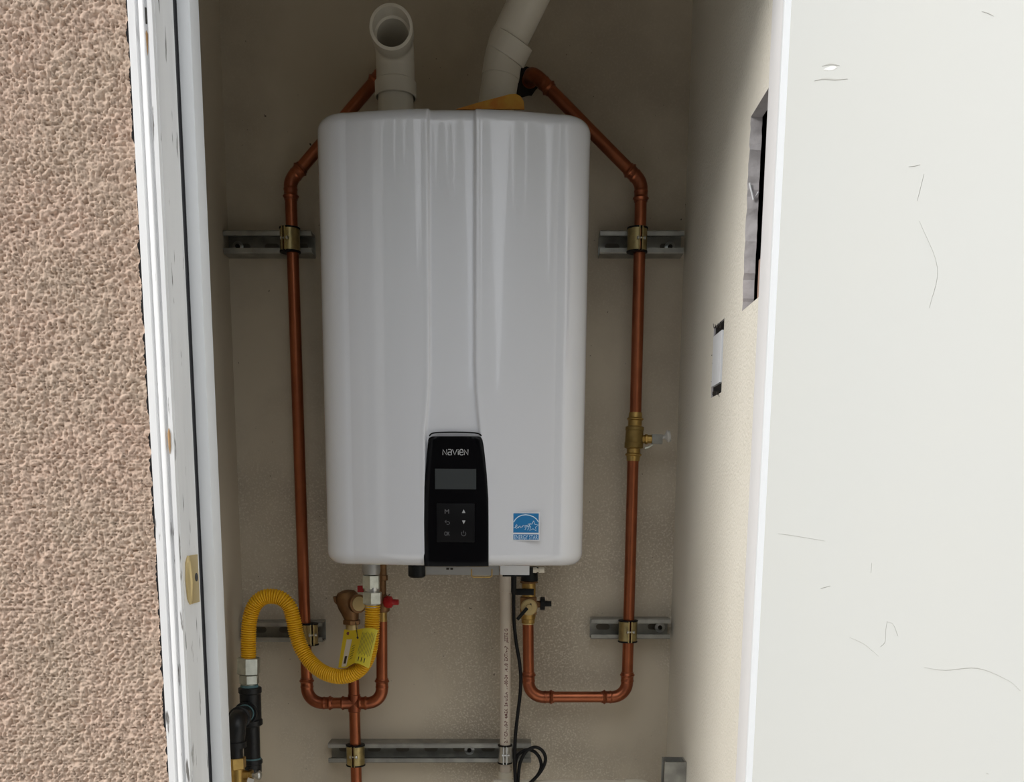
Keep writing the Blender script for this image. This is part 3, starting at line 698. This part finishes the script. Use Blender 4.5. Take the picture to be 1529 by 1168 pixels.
obj('wire_clip', T(u, .0011, 8), M['brass'], heater)
q0, q1 = P(706, 850, 1.81), P(732, 860, 1.81); obj('white_block', BB((q0.x, 1.803, q1.z), (q1.x, 1.83, ZB + .002), .001), M['pvc'], heater)
q0, q1 = P(747, 850, 1.78), P(790.5, 859, 1.78); obj('cord_box', BB((q0.x, 1.78, q1.z), (q1.x, 1.84, ZB + .002), .001), M['white'], heater, label='white power connection box under the heater')
obj('cord_box_base', BB((q0.x + .004, 1.782, q1.z - .003), (q1.x, 1.838, q1.z - .0002)), M['black'], heater)
q = P(796, 851.5, 1.80); obj('test_screw', LT(q, (1, 0, 0), [(0, .0048), (.006, .0052), (.007, .0035), (.010, .0035), (.011, .0052), (.020, .0050)], 14), M['pvc'], heater)

# ------------------------------------------------------------------ vents above the heater
YV = 1.866
pt = P(591, 150, YV); r2 = .0302
v1 = thing('vent_pipe', 'short white vent pipe with open elbow facing the camera', 'pipe', (pt.x, YV, ZT))
ce = P(586.5, 62, YV); 
base = V((pt.x, YV, ZT - .004)); topv = V((pt.x, YV, P(590, 118, YV).z))
obj('pipe', T([base, topv], r2, 30), M['pvc'], v1)
zhub = P(590, 136, YV - .03).z
oc = P(584, 40, 1.790)                               # centre of the open mouth
corner = V((pt.x, YV, oc.z)); oc.x = (oc.x + pt.x) / 2 + (oc.x - pt.x) / 2
arc, tl = arc_corner(V((pt.x, YV, zhub)), V((pt.x, YV, oc.z)), oc, .036, 14)
body = [V((pt.x, YV, zhub)), V((pt.x, YV, zhub + .001)), V((pt.x, YV, zhub + .024)), V((pt.x, YV, zhub + .026))] + arc
rad = [.0335, .0352, .0352, .0325] + [.0325] * len(arc)
last = arc[-1]; md = (oc - last)
body += [last + md * .15, last + md * .25, oc]; rad += [.0325, .0352, .0352]
eb = tube(bmesh.new(), body, rad, 36, caps=False)
inn = [oc, oc - md.normalized() * .030, oc - md.normalized() * .031] + [p.copy() for p in arc[::-1][1:]]
tube(eb, inn, [.0305, .0298, .0262] + [.0262] * (len(inn) - 3), 36, caps=False)
# join mouth rim
fr = frames([body[-2], body[-1]])
rimb = bmesh.new(); dm = md.normalized()
u_ = V((1, 0, 0)); v_ = dm.cross(u_).normalized(); u_ = v_.cross(dm)
ro = [rimb.verts.new(oc + (u_ * math.cos(a) + v_ * math.sin(a)) * .0352) for a in (2 * math.pi * k / 36 for k in range(36))]
ri = [rimb.verts.new(oc + (u_ * math.cos(a) + v_ * math.sin(a)) * .0303 + dm * .0005) for a in (2 * math.pi * k / 36 for k in range(36))]
for k in range(36): rimb.faces.new((ro[k], ro[(k + 1) % 36], ri[(k + 1) % 36], ri[k]))
me_t = bpy.data.meshes.new('tmp'); rimb.to_mesh(me_t); rimb.free(); eb.from_mesh(me_t)
elb = obj('elbow', eb, M['pvc'], v1)
# right vent
A0 = P(740.5, 160, 1.87); A1 = P(751.5, 88, 1.868); A2 = P(758, 64, 1.863); A3 = P(789, 0, 1.845); A4 = A2 + (A3 - A2) * 3.1
v2 = thing('vent_pipe', 'white vent pipe leaning up and right above the heater', 'pipe', (A0.x, A0.y, ZT))
d1 = (A1 - A0).normalized(); d2 = (A3 - A2).normalized(); r2b = .0305
obj('pipe', T([A0 - d1 * .025, A1], r2b + .0006, 30), M['pvc'], v2)
bm = bmesh.new(); pts = [A1 - d1 * .004, A1 - d1 * .002, A1 + d1 * .01, A2, A2 + d2 * .012, A2 + d2 * .014]
tube(bm, smoothpath([A1 - d1 * .03, A1 - d1 * .005, A2, A2 + d2 * .006], 6), .0322, 34); obj('elbow', bm, M['pvc'], v2)
obj('pipe', T([A2 + d2 * .01, A4], r2b + .001, 30), M['pvc'], v2)
hq = P(755, 84, 1.866)
obj('hub', T([hq - d2 * .001, hq, hq + d2 * .029, hq + d2 * .030], [.0325, .0350, .0350, .0325], 34), M['pvc'], v2)
# orange tag lying on top
tg = bmesh.new(); Z_ = None
poly = [(681, 163), (716, 152.5), (762, 140.5), (770, 140), (777, 143.5), (782, 151), (783, 163)]
f1 = [tg.verts.new(P(x, y, 1.795)) for x, y in poly]; f2 = [tg.verts.new(P(x, y, 1.795) + V((0, .004, .0004))) for x, y in poly]
tg.faces.new(f1); tg.faces.new(f2)
for k in range(len(poly)): tg.faces.new((f1[k], f1[(k + 1) % len(poly)], f2[(k + 1) % len(poly)], f2[k]))
bmesh.ops.subdivide_edges(tg, edges=[], cuts=1)
ot = obj('warning_tag', tg, M['orange'], None, smooth=False, label='orange tag standing on the heater top before the leaning vent', category='tag')

# ------------------------------------------------------------------ gas connector
YG = 1.90
gh = thing('gas_hose', 'yellow coated corrugated gas hose looping left of the heater', 'hose', P(371, 1022, YG))
hp = [(371, 986, YG), (371, 955, YG), (372.5, 928, YG), (379, 906, YG), (391, 893.5, YG), (405, 890.5, YG), (420, 894, YG), (432, 906, YG), (438, 925, YG), (442, 945, YG), (450, 968, 1.895), (463, 988, 1.89), (481, 1003, 1.88), (502, 1010, 1.87), (521, 1008.5, 1.865), (537, 999.5, 1.86), (548, 983, 1.855), (553.5, 962, 1.85), (555.5, 938, 1.85), (556.5, 903, 1.85)]
path = smoothpath([P(*q) for q in hp], 40); pts, L = resample(path, .00055); pitch = .0044; rad = []
for i in range(len(pts)):
    s = L * i / (len(pts) - 1); rad.append(.0118 + .0030 * abs(math.cos(math.pi * s / pitch)) ** .7 - .0004 * sstep(L * .8, L * .95, s))
obj('hose', tube(bmesh.new(), pts, rad, 24, k=14), M['yellow'], gh, sharp=80)
g = bmesh.new(); sg = S(371, 1000, YG)
hexnut(g, P(371.3, 1006.5, YG), P(371.3, 982, YG), 17.3 * sg); obj('hex_nut', g, M['zinc'], gh)
g = bmesh.new(); hexnut(g, P(372.5, 1021, YG), P(372.3, 1007.5, YG), 15.0 * sg); obj('hex_nut', g, M['zinc'], gh)
obj('nipple', LT(P(372, 1027, YG), (0, 0, 1), [(0, 11.5 * sg), (.02, 11.5 * sg)], 20), M['zinc'], gh)
YN = 1.85; sg2 = S(556, 870, YN)
g = bmesh.new(); hexnut(g, P(556, 902, YN), P(556, 884, YN), 15 * sg2); obj('hex_nut', g, M['zinc'], gh)
g = bmesh.new(); hexnut(g, P(554.5, 879.5, YN), P(554.3, 859, YN), 13.6 * sg2); obj('hex_nut', g, M['zinc'], gh)
obj('nipple', LT(P(555.5, 907, YN), (0, 0, 1), [(0, 10.6 * sg2), (.005, 10.6 * sg2), (.0055, 12 * sg2), (.008, 12 * sg2), (.03, 11 * sg2), (.031, 12.3 * sg2), (.037, 12.3 * sg2)], 20), M['silver'], gh)
obj('inlet_stub', LT(P(554.5, 858, YN), (0, 0, 1), [(0, .015), (.006, .0165), (.035, .0165)], 20), M['plate'], gh)

# ------------------------------------------------------------------ black iron gas pipe
bi = thing('gas_pipe', 'black iron gas pipe with tee and drip leg below the yellow hose', 'pipe', P(375, 1150, YG))
k = S(373, 1060, YG)
def VT(px0, py0, px1, py1, prof, m, name, parent, Y=YG, seg=24, hexa=False):
    a, b = P(px0, py0, Y), P(px1, py1, Y); Lq = (b - a).length
    return obj(name, LT(a, b - a, [(t_ * Lq, r_ * k) for t_, r_ in prof], seg, hexa), m, parent)
tee = VT(373.2, 1026, 375.2, 1083.5, [(0, 15), (.02, 17), (.14, 17), (.17, 15.6), (.82, 15.4), (.85, 17), (.97, 17), (1, 15)], M['iron'], 'tee', bi)
VT(372.2, 1022.5, 372.4, 1026.4, [(0, 12.5), (1, 13.5)], M['teal'], 'sealant', bi)
b0 = P(370.5, 1062, YG); b1 = P(357, 1072, YG - .085)
dB = (b1 - b0).normalized(); Lb = (b1 - b0).length
obj('branch_boss', LT(b0, dB, [(0, 14 * k), (.012, 15 * k), (.026, 17.0 * k), (.031, 16.5 * k)], 24), M['iron'], bi)
obj('sealant', LT(b0 + dB * .0305, dB, [(0, 13.5 * k), (.002, 13 * k)], 24), M['teal'], bi)
obj('nipple', LT(b0 + dB * .03, dB, [(0, 12 * k), (Lb - .028, 12 * k)], 24), M['iron'], bi)
e0 = b0 + dB * (Lb - .006); e1 = e0 + dB * .030; e2 = V((e1.x - .004, e1.y, P(352, 1116, e1.y).z))
arc, tl = arc_corner(e0, e1, e2, .022, 12)
obj('elbow', tube(bmesh.new(), [e0 - dB * .004, e0 - dB * .003, e0 + dB * .006, e0 + dB * .007] + arc + [e2 + V((0, 0, .012)), e2 + V((0, 0, .011)), e2], [.018, .0205, .0205, .0175] + [.0172] * len(arc) + [.0172, .0200, .0200], 24), M['iron'], bi)
obj('nipple', T([e2 + V((0, 0, .002)), e2 - V((0, 0, .022))], .0135, 20), M['iron'], bi)
VT(375.3, 1082, 376.6, 1134, [(0, 12.2), (1, 12.2)], M['iron'], 'nipple', bi)
VT(376.4, 1131.5, 376.5, 1134, [(0, 13.2), (1, 13.6)], M['teal'], 'sealant', bi)
VT(376.6, 1133.5, 377.4, 1158, [(0, 14), (.06, 15.2), (.25, 15.2), (.28, 13.8), (.8, 13.6), (.95, 11), (1, 6)], M['iron'], 'cap', bi)
# brass gas cock beneath the elbow
gv = thing('gas_valve', 'brass gas shutoff valve at the lower left edge of the opening', 'valve', e2 - V((0, 0, .10)))
g = bmesh.new(); hexnut(g, e2 - V((0, 0, .040)), e2 - V((0, 0, .019)), .0185); obj('hex_end', g, M['brass'], gv)
obj('body', LT(e2 - V((0, 0, .090)), (0, 0, 1), [(0, .015), (.01, .0175), (.03, .0185), (.045, .016), (.052, .015)], 20), M['brass'], gv)
ge = e2 - V((0, 0, .052))
obj('plug', LT(ge + V((.012, -.002, 0)), (1, -.1, 0), [(0, .009), (.012, .0085), (.013, .0105), (.018, .0105), (.019, .006)], 18), M['brass'], gv)
obj('hose_barb', LT(ge + V((.030, -.004, 0)), (1, 0, .05), [(0, .005), (.006, .005), (.007, .008), (.013, .009), (.016, .007)], 14), M['silver'], gv)
obj('handle', B(ge + V((.026, -.016, -.022)), (.012, .004, .040), Matrix.Rotation(.25, 3, 'Y'), .001), M['clear'], gv)

# ------------------------------------------------------------------ relief valve and its tag
YR = YP - .004
rvv = thing('relief_valve', 'bronze relief valve on the copper riser behind the gas hose', 'valve', P(526, 940, YR))
k = S(525, 910, YR)
obj('neck', LT(P(525.5, 941, YR), (0, 0, 1), [(0, 9.2 * k), (.013, 9.2 * k)], 20), M['brass_lt'], rvv)
g = bmesh.new(); hexnut(g, P(525.2, 932.5, YR), P(525.2, 925.5, YR), 13.6 * k); obj('hex_nut', g, M['brass_dk'], rvv)
obj('body', LT(P(525.5, 926, YR), (-.18, -.08, 1), [(0, 10.5 * k), (.006, 11.5 * k), (.016, 13.5 * k), (.026, 16 * k), (.040, 17.5 * k), (.050, 16.5 * k), (.057, 12.5 * k), (.060, 5 * k)], 24), M['brass_dk'], rvv)
obj('outlet', LT(P(524, 900, YR), (.75, -.95, 0), [(0, 12 * k), (.020, 12 * k), (.021, 14 * k), (.030, 14 * k), (.031, 11 * k)], 22), M['brass_dk'], rvv)
od = V((.75, -.95, 0)).normalized(); oq = P(524, 900, YR) + od * .031
obj('outlet_bore', LT(oq, od, [(0, 10.8 * k), (.0012, 10.8 * k)], 20), M['brass_lt'], rvv)
obj('lever', T([P(508, 905, YR), P(501, 898, YR - .01), P(499.5, 891, YR - .012)], .0034, 8), M['brass_dk'], rvv)
tp = [(514, 940), (521, 941.5), (528, 941.5), (535, 940), (542, 938.5), (549, 938), (557, 938.5), (564.5, 941)]
bpn = [(505, 997), (510, 998), (516, 997.5), (522, 994.5), (529, 990.5), (536, 991.5), (543, 994.5), (551, 998.5)]
ys_ = [1.872, 1.864, 1.854, 1.845, 1.836, 1.830, 1.829, 1.833]
wt = thing('instruction_tag', 'folded yellow tag wrapped before the gas hose below the relief valve', 'tag', P(540, 939, 1.85))
def sheet(tpp, bpp, yy, off, rows_=8, th_=.0005):
    bm = bmesh.new(); G = []
    for e in (0, th_):
        G.append([[bm.verts.new(P(a[0] + (b[0] - a[0]) * r / rows_, a[1] + (b[1] - a[1]) * r / rows_, y) + V((0, e - off, 0))) for a, b, y in zip(tpp, bpp, yy)] for r in range(rows_ + 1)])
    for g_ in G:
        for r in range(rows_):
            for c_ in range(len(yy) - 1): bm.faces.new((g_[r][c_], g_[r][c_ + 1], g_[r + 1][c_ + 1], g_[r + 1][c_]))
    for r in range(rows_):
        for c_ in (0, len(yy) - 1): bm.faces.new((G[0][r][c_], G[0][r + 1][c_], G[1][r + 1][c_], G[1][r][c_]))
    for c_ in range(len(yy) - 1):
        for r in (0, rows_): bm.faces.new((G[0][r][c_], G[0][r][c_ + 1], G[1][r][c_ + 1], G[1][r][c_]))
    return bm
obj('tag_sheet', sheet(tp[:5], bpn[:5], ys_[:5], 0), M['tag'], wt)
obj('tag_sheet', sheet(tp[4:], bpn[4:], ys_[4:], 0), M['tag_clear'], wt, label='ribbed yellow half wrapped around the hose')
def on_tag(u, v):                                     # u across 0..1, v down 0..1
    x = u * 7; i = min(6, int(x)); f = x - i; a = [tp[i][j] * (1 - f) + tp[i + 1][j] * f for j in (0, 1)]; b = [bpn[i][j] * (1 - f) + bpn[i + 1][j] * f for j in (0, 1)]
    y = ys_[i] * (1 - f) + ys_[i + 1] * f; return P(a[0] + (b[0] - a[0]) * v, a[1] + (b[1] - a[1]) * v, y) - V((0, .0008, 0))
def patch(u0, u1, v0, v1, m, name, off=0, parent=wt, n=4):
    bm = bmesh.new(); R0 = []
    for j in range(n + 1):
        v = v0 + (v1 - v0) * j / n; R0.append([bm.verts.new(on_tag(u0 + (u1 - u0) * i / 3, v) - V((0, off, 0))) for i in range(4)])
    for a, b in zip(R0, R0[1:]):
        for i in range(3): bm.faces.new((a[i], a[i + 1], b[i + 1], b[i]))
    return bm
obj('paper_strip', patch(.13, .30, .24, .96, M['white'], 'p'), M['pvc'], wt)
obj('printed_bar', patch(.18, .26, .68, .88, M['ink'], 'p', .0004), M['ink'], wt)
pr_ = bmesh.new()
for i in range(9):
    u0 = .60 + i * .042
    tube(pr_, [on_tag(u0, .10 + .02 * (i % 3)), on_tag(u0, .45), on_tag(u0 , .70 + .04 * (i % 2))], .00028, 5)
for i in range(6): tube(pr_, [on_tag(.36, .45 + i * .07), on_tag(.45, .43 + i * .07)], .0004, 5)
for i in range(3): tube(pr_, [on_tag(.66 + .09 * i, .80), on_tag(.66 + .09 * i, .92)], .0007, 5)
obj('print', pr_, M['ink'], wt)
obj('eyelet', LT(on_tag(.14, .08) - V((0, .0005, 0)), (0, -1, 0), [(0, .0032), (.0006, .003)], 12), M['redink'], wt)
obj('tie_wire', T([P(531, 930, 1.93), P(532, 938, 1.86), P(533, 945, 1.835), P(534, 952, 1.832)], .0008, 6), M['ink'], wt)
obj('tie_knot', LT(P(534, 954, 1.834), (0, 0, 1), [(0, .001), (.002, .0022), (.0045, .001)], 8), M['ink'], wt)

# ------------------------------------------------------------------ hot outlet valve behind the gas nut
YQ = 1.915
hv = thing('service_valve', 'dark brass hot water service valve with red handles under the heater', 'valve', P(571, 928, YQ)); k = S(571, 890, YQ)
obj('union_nut', LT(P(572, 867, YQ), (0, 0, 1), [(0, 6 * k), (.001, 7 * k), (.010, 7 * k), (.011, 5.5 * k), (.04, 5.5 * k)], 8), M['brass_dk'], hv)
obj('body', LT(P(571, 914, YQ), (0, 0, 1), [(0, 9 * k), (.002, 11 * k), (.012, 11.5 * k), (.030, 9.5 * k), (.034, 6 * k), (.064, 6 * k)], 20), M['brass_dk'], hv)
obj('collar', LT(P(570.5, 929, YP), (0, 0, 1), [(0, 8.2 * k), (.018, 7.6 * k), (.0185, 9 * k), (.0215, 9 * k)], 20), M['brass'], hv)
obj('red_handle', LT(P(573, 899, YQ - .012), (1, -.15, 0), [(0, .006), (.003, .010), (.008, .0118), (.015, .011), (.018, .006), (.019, .0055), (.028, .0055), (.029, .0045)], 18), M['red'], hv)
obj('red_handle', B(P(538.5, 879.5, YQ - .03), (.011, .010, .012), bev=.001), M['red'], hv)
obj('handle_stem', T([P(543, 880, YQ - .03), P(568, 882, YQ - .02)], .004, 10), M['brass_dk'], hv)

# ------------------------------------------------------------------ cold inlet valve
YK2 = YP; cv_ = thing('service_valve', 'brass cold water service valve with black levers beside the cord', 'valve', P(789, 930, YK2)); k = S(789, 900, YK2)
obj('inlet_nut', LT(P(790.5, 869.5, YK2), (0, 0, 1), [(0, 10 * k), (.003, 13 * k), (.012, 12.5 * k), (.03, 12.5 * k)], 20), M['black'], cv_)
obj('inlet_ring', LT(P(790, 871, YK2), (0, 0, 1), [(0, 12.5 * k), (.002, 13.6 * k), (.004, 12.5 * k)], 8), M['brass_dk'], cv_)
obj('neck', LT(P(789.5, 893, YK2), (0, 0, 1), [(0, 10.3 * k), (.032, 10.3 * k)], 20), M['brass'], cv_)
g = bmesh.new(); hexnut(g, P(789, 917.5, YK2), P(789, 891, YK2), 14 * k); obj('body', g, M['brass_dk'], cv_)
obj('lower_neck', LT(P(788.6, 931, YK2), (0, 0, 1), [(0, 9.3 * k), (.001, 10 * k), (.008, 10 * k), (.009, 10.8 * k), (.020, 11.5 * k)], 20), M['brass'], cv_)
obj('solder_ring', LT(P(788.6, 932.5, YK2), (0, 0, 1), [(0, 8.5 * k), (.0022, 9.0 * k)], 20), M['brass_lt'], cv_)
dq = P(790, 907, YK2 - .018); obj('port_cap', LT(dq, (0, -1, 0), [(0, 12.5 * k), (.003, 12 * k), (.0045, 10.5 * k), (.0046, 5 * k), (.008, 4.5 * k)], 26), M['brass_lt'], cv_)
obj('screw_hole', LT(P(792.5, 902.5, YK2 - .0226), (0, -1, 0), [(0, .0017), (.0006, .0015)], 10), M['ink'], cv_)
la, lb = P(787, 908, YK2 - .029), P(772.5, 925.5, YK2 - .036); ang = math.atan2(lb.x - la.x, -(lb.z - la.z))
obj('lever', B((la + lb) / 2, (.0066, .005, (lb - la).length), Matrix.Rotation(-ang, 3, 'Y'), .001), M['black'], cv_)
a, b = P(769.5, 879.5, YK2 - .018), P(797, 889, YK2 - .018); obj('cross_lever', BB((a.x, YK2 - .020, b.z), (b.x, YK2 - .008, a.z), .001), M['black'], cv_)
q = P(803, 902.5, YK2); obj('drain_stub', LT(q - V((.008, 0, 0)), (1, 0, 0), [(0, 5.2 * k), (.014, 5.2 * k)], 14), M['brass_dk'], cv_)
obj('drain_knob', LT(P(806.5, 901.5, YK2), (1, 0, 0), [(0, 9 * k), (.001, 10 * k), (.0085, 10 * k), (.0095, 9 * k), (.0096, 4.4 * k), (.022, 4.2 * k)], 10), M['black'], cv_)

# ------------------------------------------------------------------ condensate pipe, its clamp, low pvc pipe
YD = YW - .041 - .0118
dp = thing('drain_pipe', 'thin cream plastic drain pipe with dark lettering beside the black cord', 'pipe', P(754.5, 1160, YD)); k = S(754, 1000, YD)
pA, pB = P(755.2, 858, YD), P(754.2, 1153, YD)
obj('hub', LT(P(755.2, 885, YD), (0, 0, 1), [(0, .0105), (.0015, .0128), (.055, .0128)], 22), M['cpvc'], dp)
obj('pipe', T([pB, P(754.8, 884, YD)], .01075, 24), M['cpvc'], dp)
obj('coupling', T([P(754.4, 1152.5, YD), P(754.2, 1225, YD)], .0138, 24), M['pvc'], dp)
s_ = '2\u00bd CP-110-P  4MEK  24 U.S.A  11-03-24  14:18  EXTN-JP   JEETE G'
me = text_me(s_.replace('\u00bd', '1"'), 1.0, 0, off=.025); xs_ = [v_.co.x for v_ in me.vertices]; x0_, x1_ = min(xs_), max(xs_)
bmx = bmesh.new(); bmx.from_mesh(me); pa_, pb_ = P(755.2, 1108, YD), P(755.5, 938, YD); Lz = pb_.z - pa_.z; sy = .0070 / .7
ys2 = [v_.co.y for v_ in me.vertices]; my = (max(ys2) + min(ys2)) / 2; kk = .0085 / (max(ys2) - min(ys2))
for v_ in bmx.verts:
    t_ = (v_.co.x - x0_) / (x1_ - x0_); xo = -(v_.co.y - my) * kk; th2 = (xo + .0012) / .01075
    cx_ = pa_.x + (pb_.x - pa_.x) * t_; v_.co = V((cx_ + .0109 * math.sin(th2), YD - .0109 * math.cos(th2), pa_.z + Lz * t_))
obj('pipe_lettering', bmx, M['redink'], dp, smooth=False)
me2 = text_me('JM90', 1.0, 0)
clamp(P(754.2, 1126, YD), 'silver clamp holding the thin drain pipe to the bottom strut', 0, M['silver'], R=.0115, hgt=.036)
lp = thing('waste_pipe', 'white plastic pipe with elbow along the bottom edge of the photo', 'pipe', P(880, 1185, 1.93))
qa, qb = P(812, 1176, 1.93), P(952, 1176, 1.93); qc = P(960, 1176, 1.93) + V((.012, 0, 0)); rp = .0165
obj('pipe', T([qa - V((.10, 0, 0)), qb], rp - .002, 24), M['pvc'], lp)
arc, tl = arc_corner(qb - V((.02, 0, 0)), qc, qc - V((0, 0, .1)), .020, 10)
obj('elbow', T([qb - V((.026, 0, 0)), qb - V((.025, 0, 0))] + arc + [qc - V((0, 0, .06))], [rp - .001] + [rp] * (len(arc) + 2), 24), M['pvc'], lp)
obj('pipe', T([qc - V((0, 0, .05)), V((qc.x, qc.y, .3))], rp - .002, 24), M['pvc'], lp)

# ------------------------------------------------------------------ power cord
YE = 1.90
cd = thing('power_cord', 'black power cord hanging from the heater with a loop at the bottom', 'cord', P(768, 1168, YE))
c1_ = [(767, 884), (767, 905), (767.6, 930), (770.8, 960), (775.5, 988), (777.6, 1012), (776.6, 1036), (773.6, 1062), (770.4, 1090), (768.8, 1115), (768.6, 1145), (770, 1172), (772, 1200)]
obj('cord', T(smoothpath([P(x, y, YE) for x, y in c1_], 6), .0034, 12), M['rubber'], cd)
obj('strain_relief', LT(P(767, 887, YE), (0, 0, 1), [(0, .0042), (.004, .0050), (.04, .0052)], 14), M['rubber'], cd)
c2_ = [(773, 1178), (774, 1158), (776.6, 1139.5), (783.5, 1125), (791, 1118.5), (800.5, 1116), (810, 1121.5), (814.6, 1133), (811, 1146), (803, 1158), (793, 1168), (783, 1178)]
obj('cord', T(smoothpath([P(x, y, YE + .010) for x, y in c2_], 6), .0034, 12), M['rubber'], cd)
c3_ = [(769, 1160), (769.5, 1142), (772, 1130), (777, 1124.5), (784, 1120.5), (791, 1120), (799, 1123.5), (805.5, 1132), (808.2, 1144), (804.6, 1155), (797, 1165), (788, 1176)]
obj('cord', T(smoothpath([P(x, y, YE + .018) for x, y in c3_], 6), .0034, 12), M['rubber'], cd)

# ------------------------------------------------------------------ small box in the right wall
bx = thing('wall_box', 'narrow white wall box insert in a rough black-edged slot of the right wall', 'wall box', (XR, (YO0 + YO1) / 2, ZO0))
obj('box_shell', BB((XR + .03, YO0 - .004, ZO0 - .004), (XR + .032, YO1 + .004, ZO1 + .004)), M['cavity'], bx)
ia, ib = PXp(1066.6, 503, XR), PXp(1076, 571, XR)
obj('insert', BB((XR - .0018, ib.y, ib.z), (XR + .02, ia.y, ia.z), .0012), M['white'], bx, label='off white insert between the two black slots')
for nm, pz0, pz1 in (('slot', 490.5, 502.5), ('slot', 571.5, 585)):
    qa_, qb_ = PXp(1065.2, pz0, XR), PXp(1077.5, pz1, XR)
    obj(nm, BB((XR + .003, YO0 - .001, qb_.z), (XR + .012, YO1 + .001, qa_.z)), M['rubber'], bx)
mk = bmesh.new(); rnd = random.Random(9)
for (px0, py0, sgn) in ((1066, 489, -1), (1070, 489, -1), (1075, 489, -1), (1065, 586, 1), (1069, 586, 1), (1073, 586, 1), (1062, 570, 0), (1063, 530, 0), (1064, 541, 0), (1064, 550, 0)):
    for j in range(3 if sgn else 1):
        x = px0 + rnd.uniform(-1.5, 2); ln = rnd.uniform(3, 9) if sgn else 1.5
        tube(mk, [PXp(x, py0 - sgn * 1, XR - .0001), PXp(x + rnd.uniform(-1.5, 2.5), py0 + sgn * ln + (1.5 if sgn == 0 else 0), XR - .0001)], .0007, 5)
obj('marker_stroke', mk, M['ink'], bx, kind='stuff')
tube_e = T([PXp(1078, 503, XR - .0002), PXp(1077, 530, XR - .0002), PXp(1074.8, 572, XR - .0002)], [.0006, .0013, .0008], 6); obj('slot_edge', tube_e, M['ink'], bx)

# repeats share a group
for o in scene.objects:
    if 'category' in o and o.parent is None:
        k_ = o.name.split('.')[0]
        g_ = {'strut_channel': 'galvanised strut channels on the closet walls', 'pipe_clamp': 'pipe clamps on the struts', 'copper_pipe': 'copper pipe runs around the heater',
              'service_valve': 'service valves under the heater', 'vent_pipe': 'white vent pipes above the heater'}.get(k_)
        if g_: o['group'] = g_
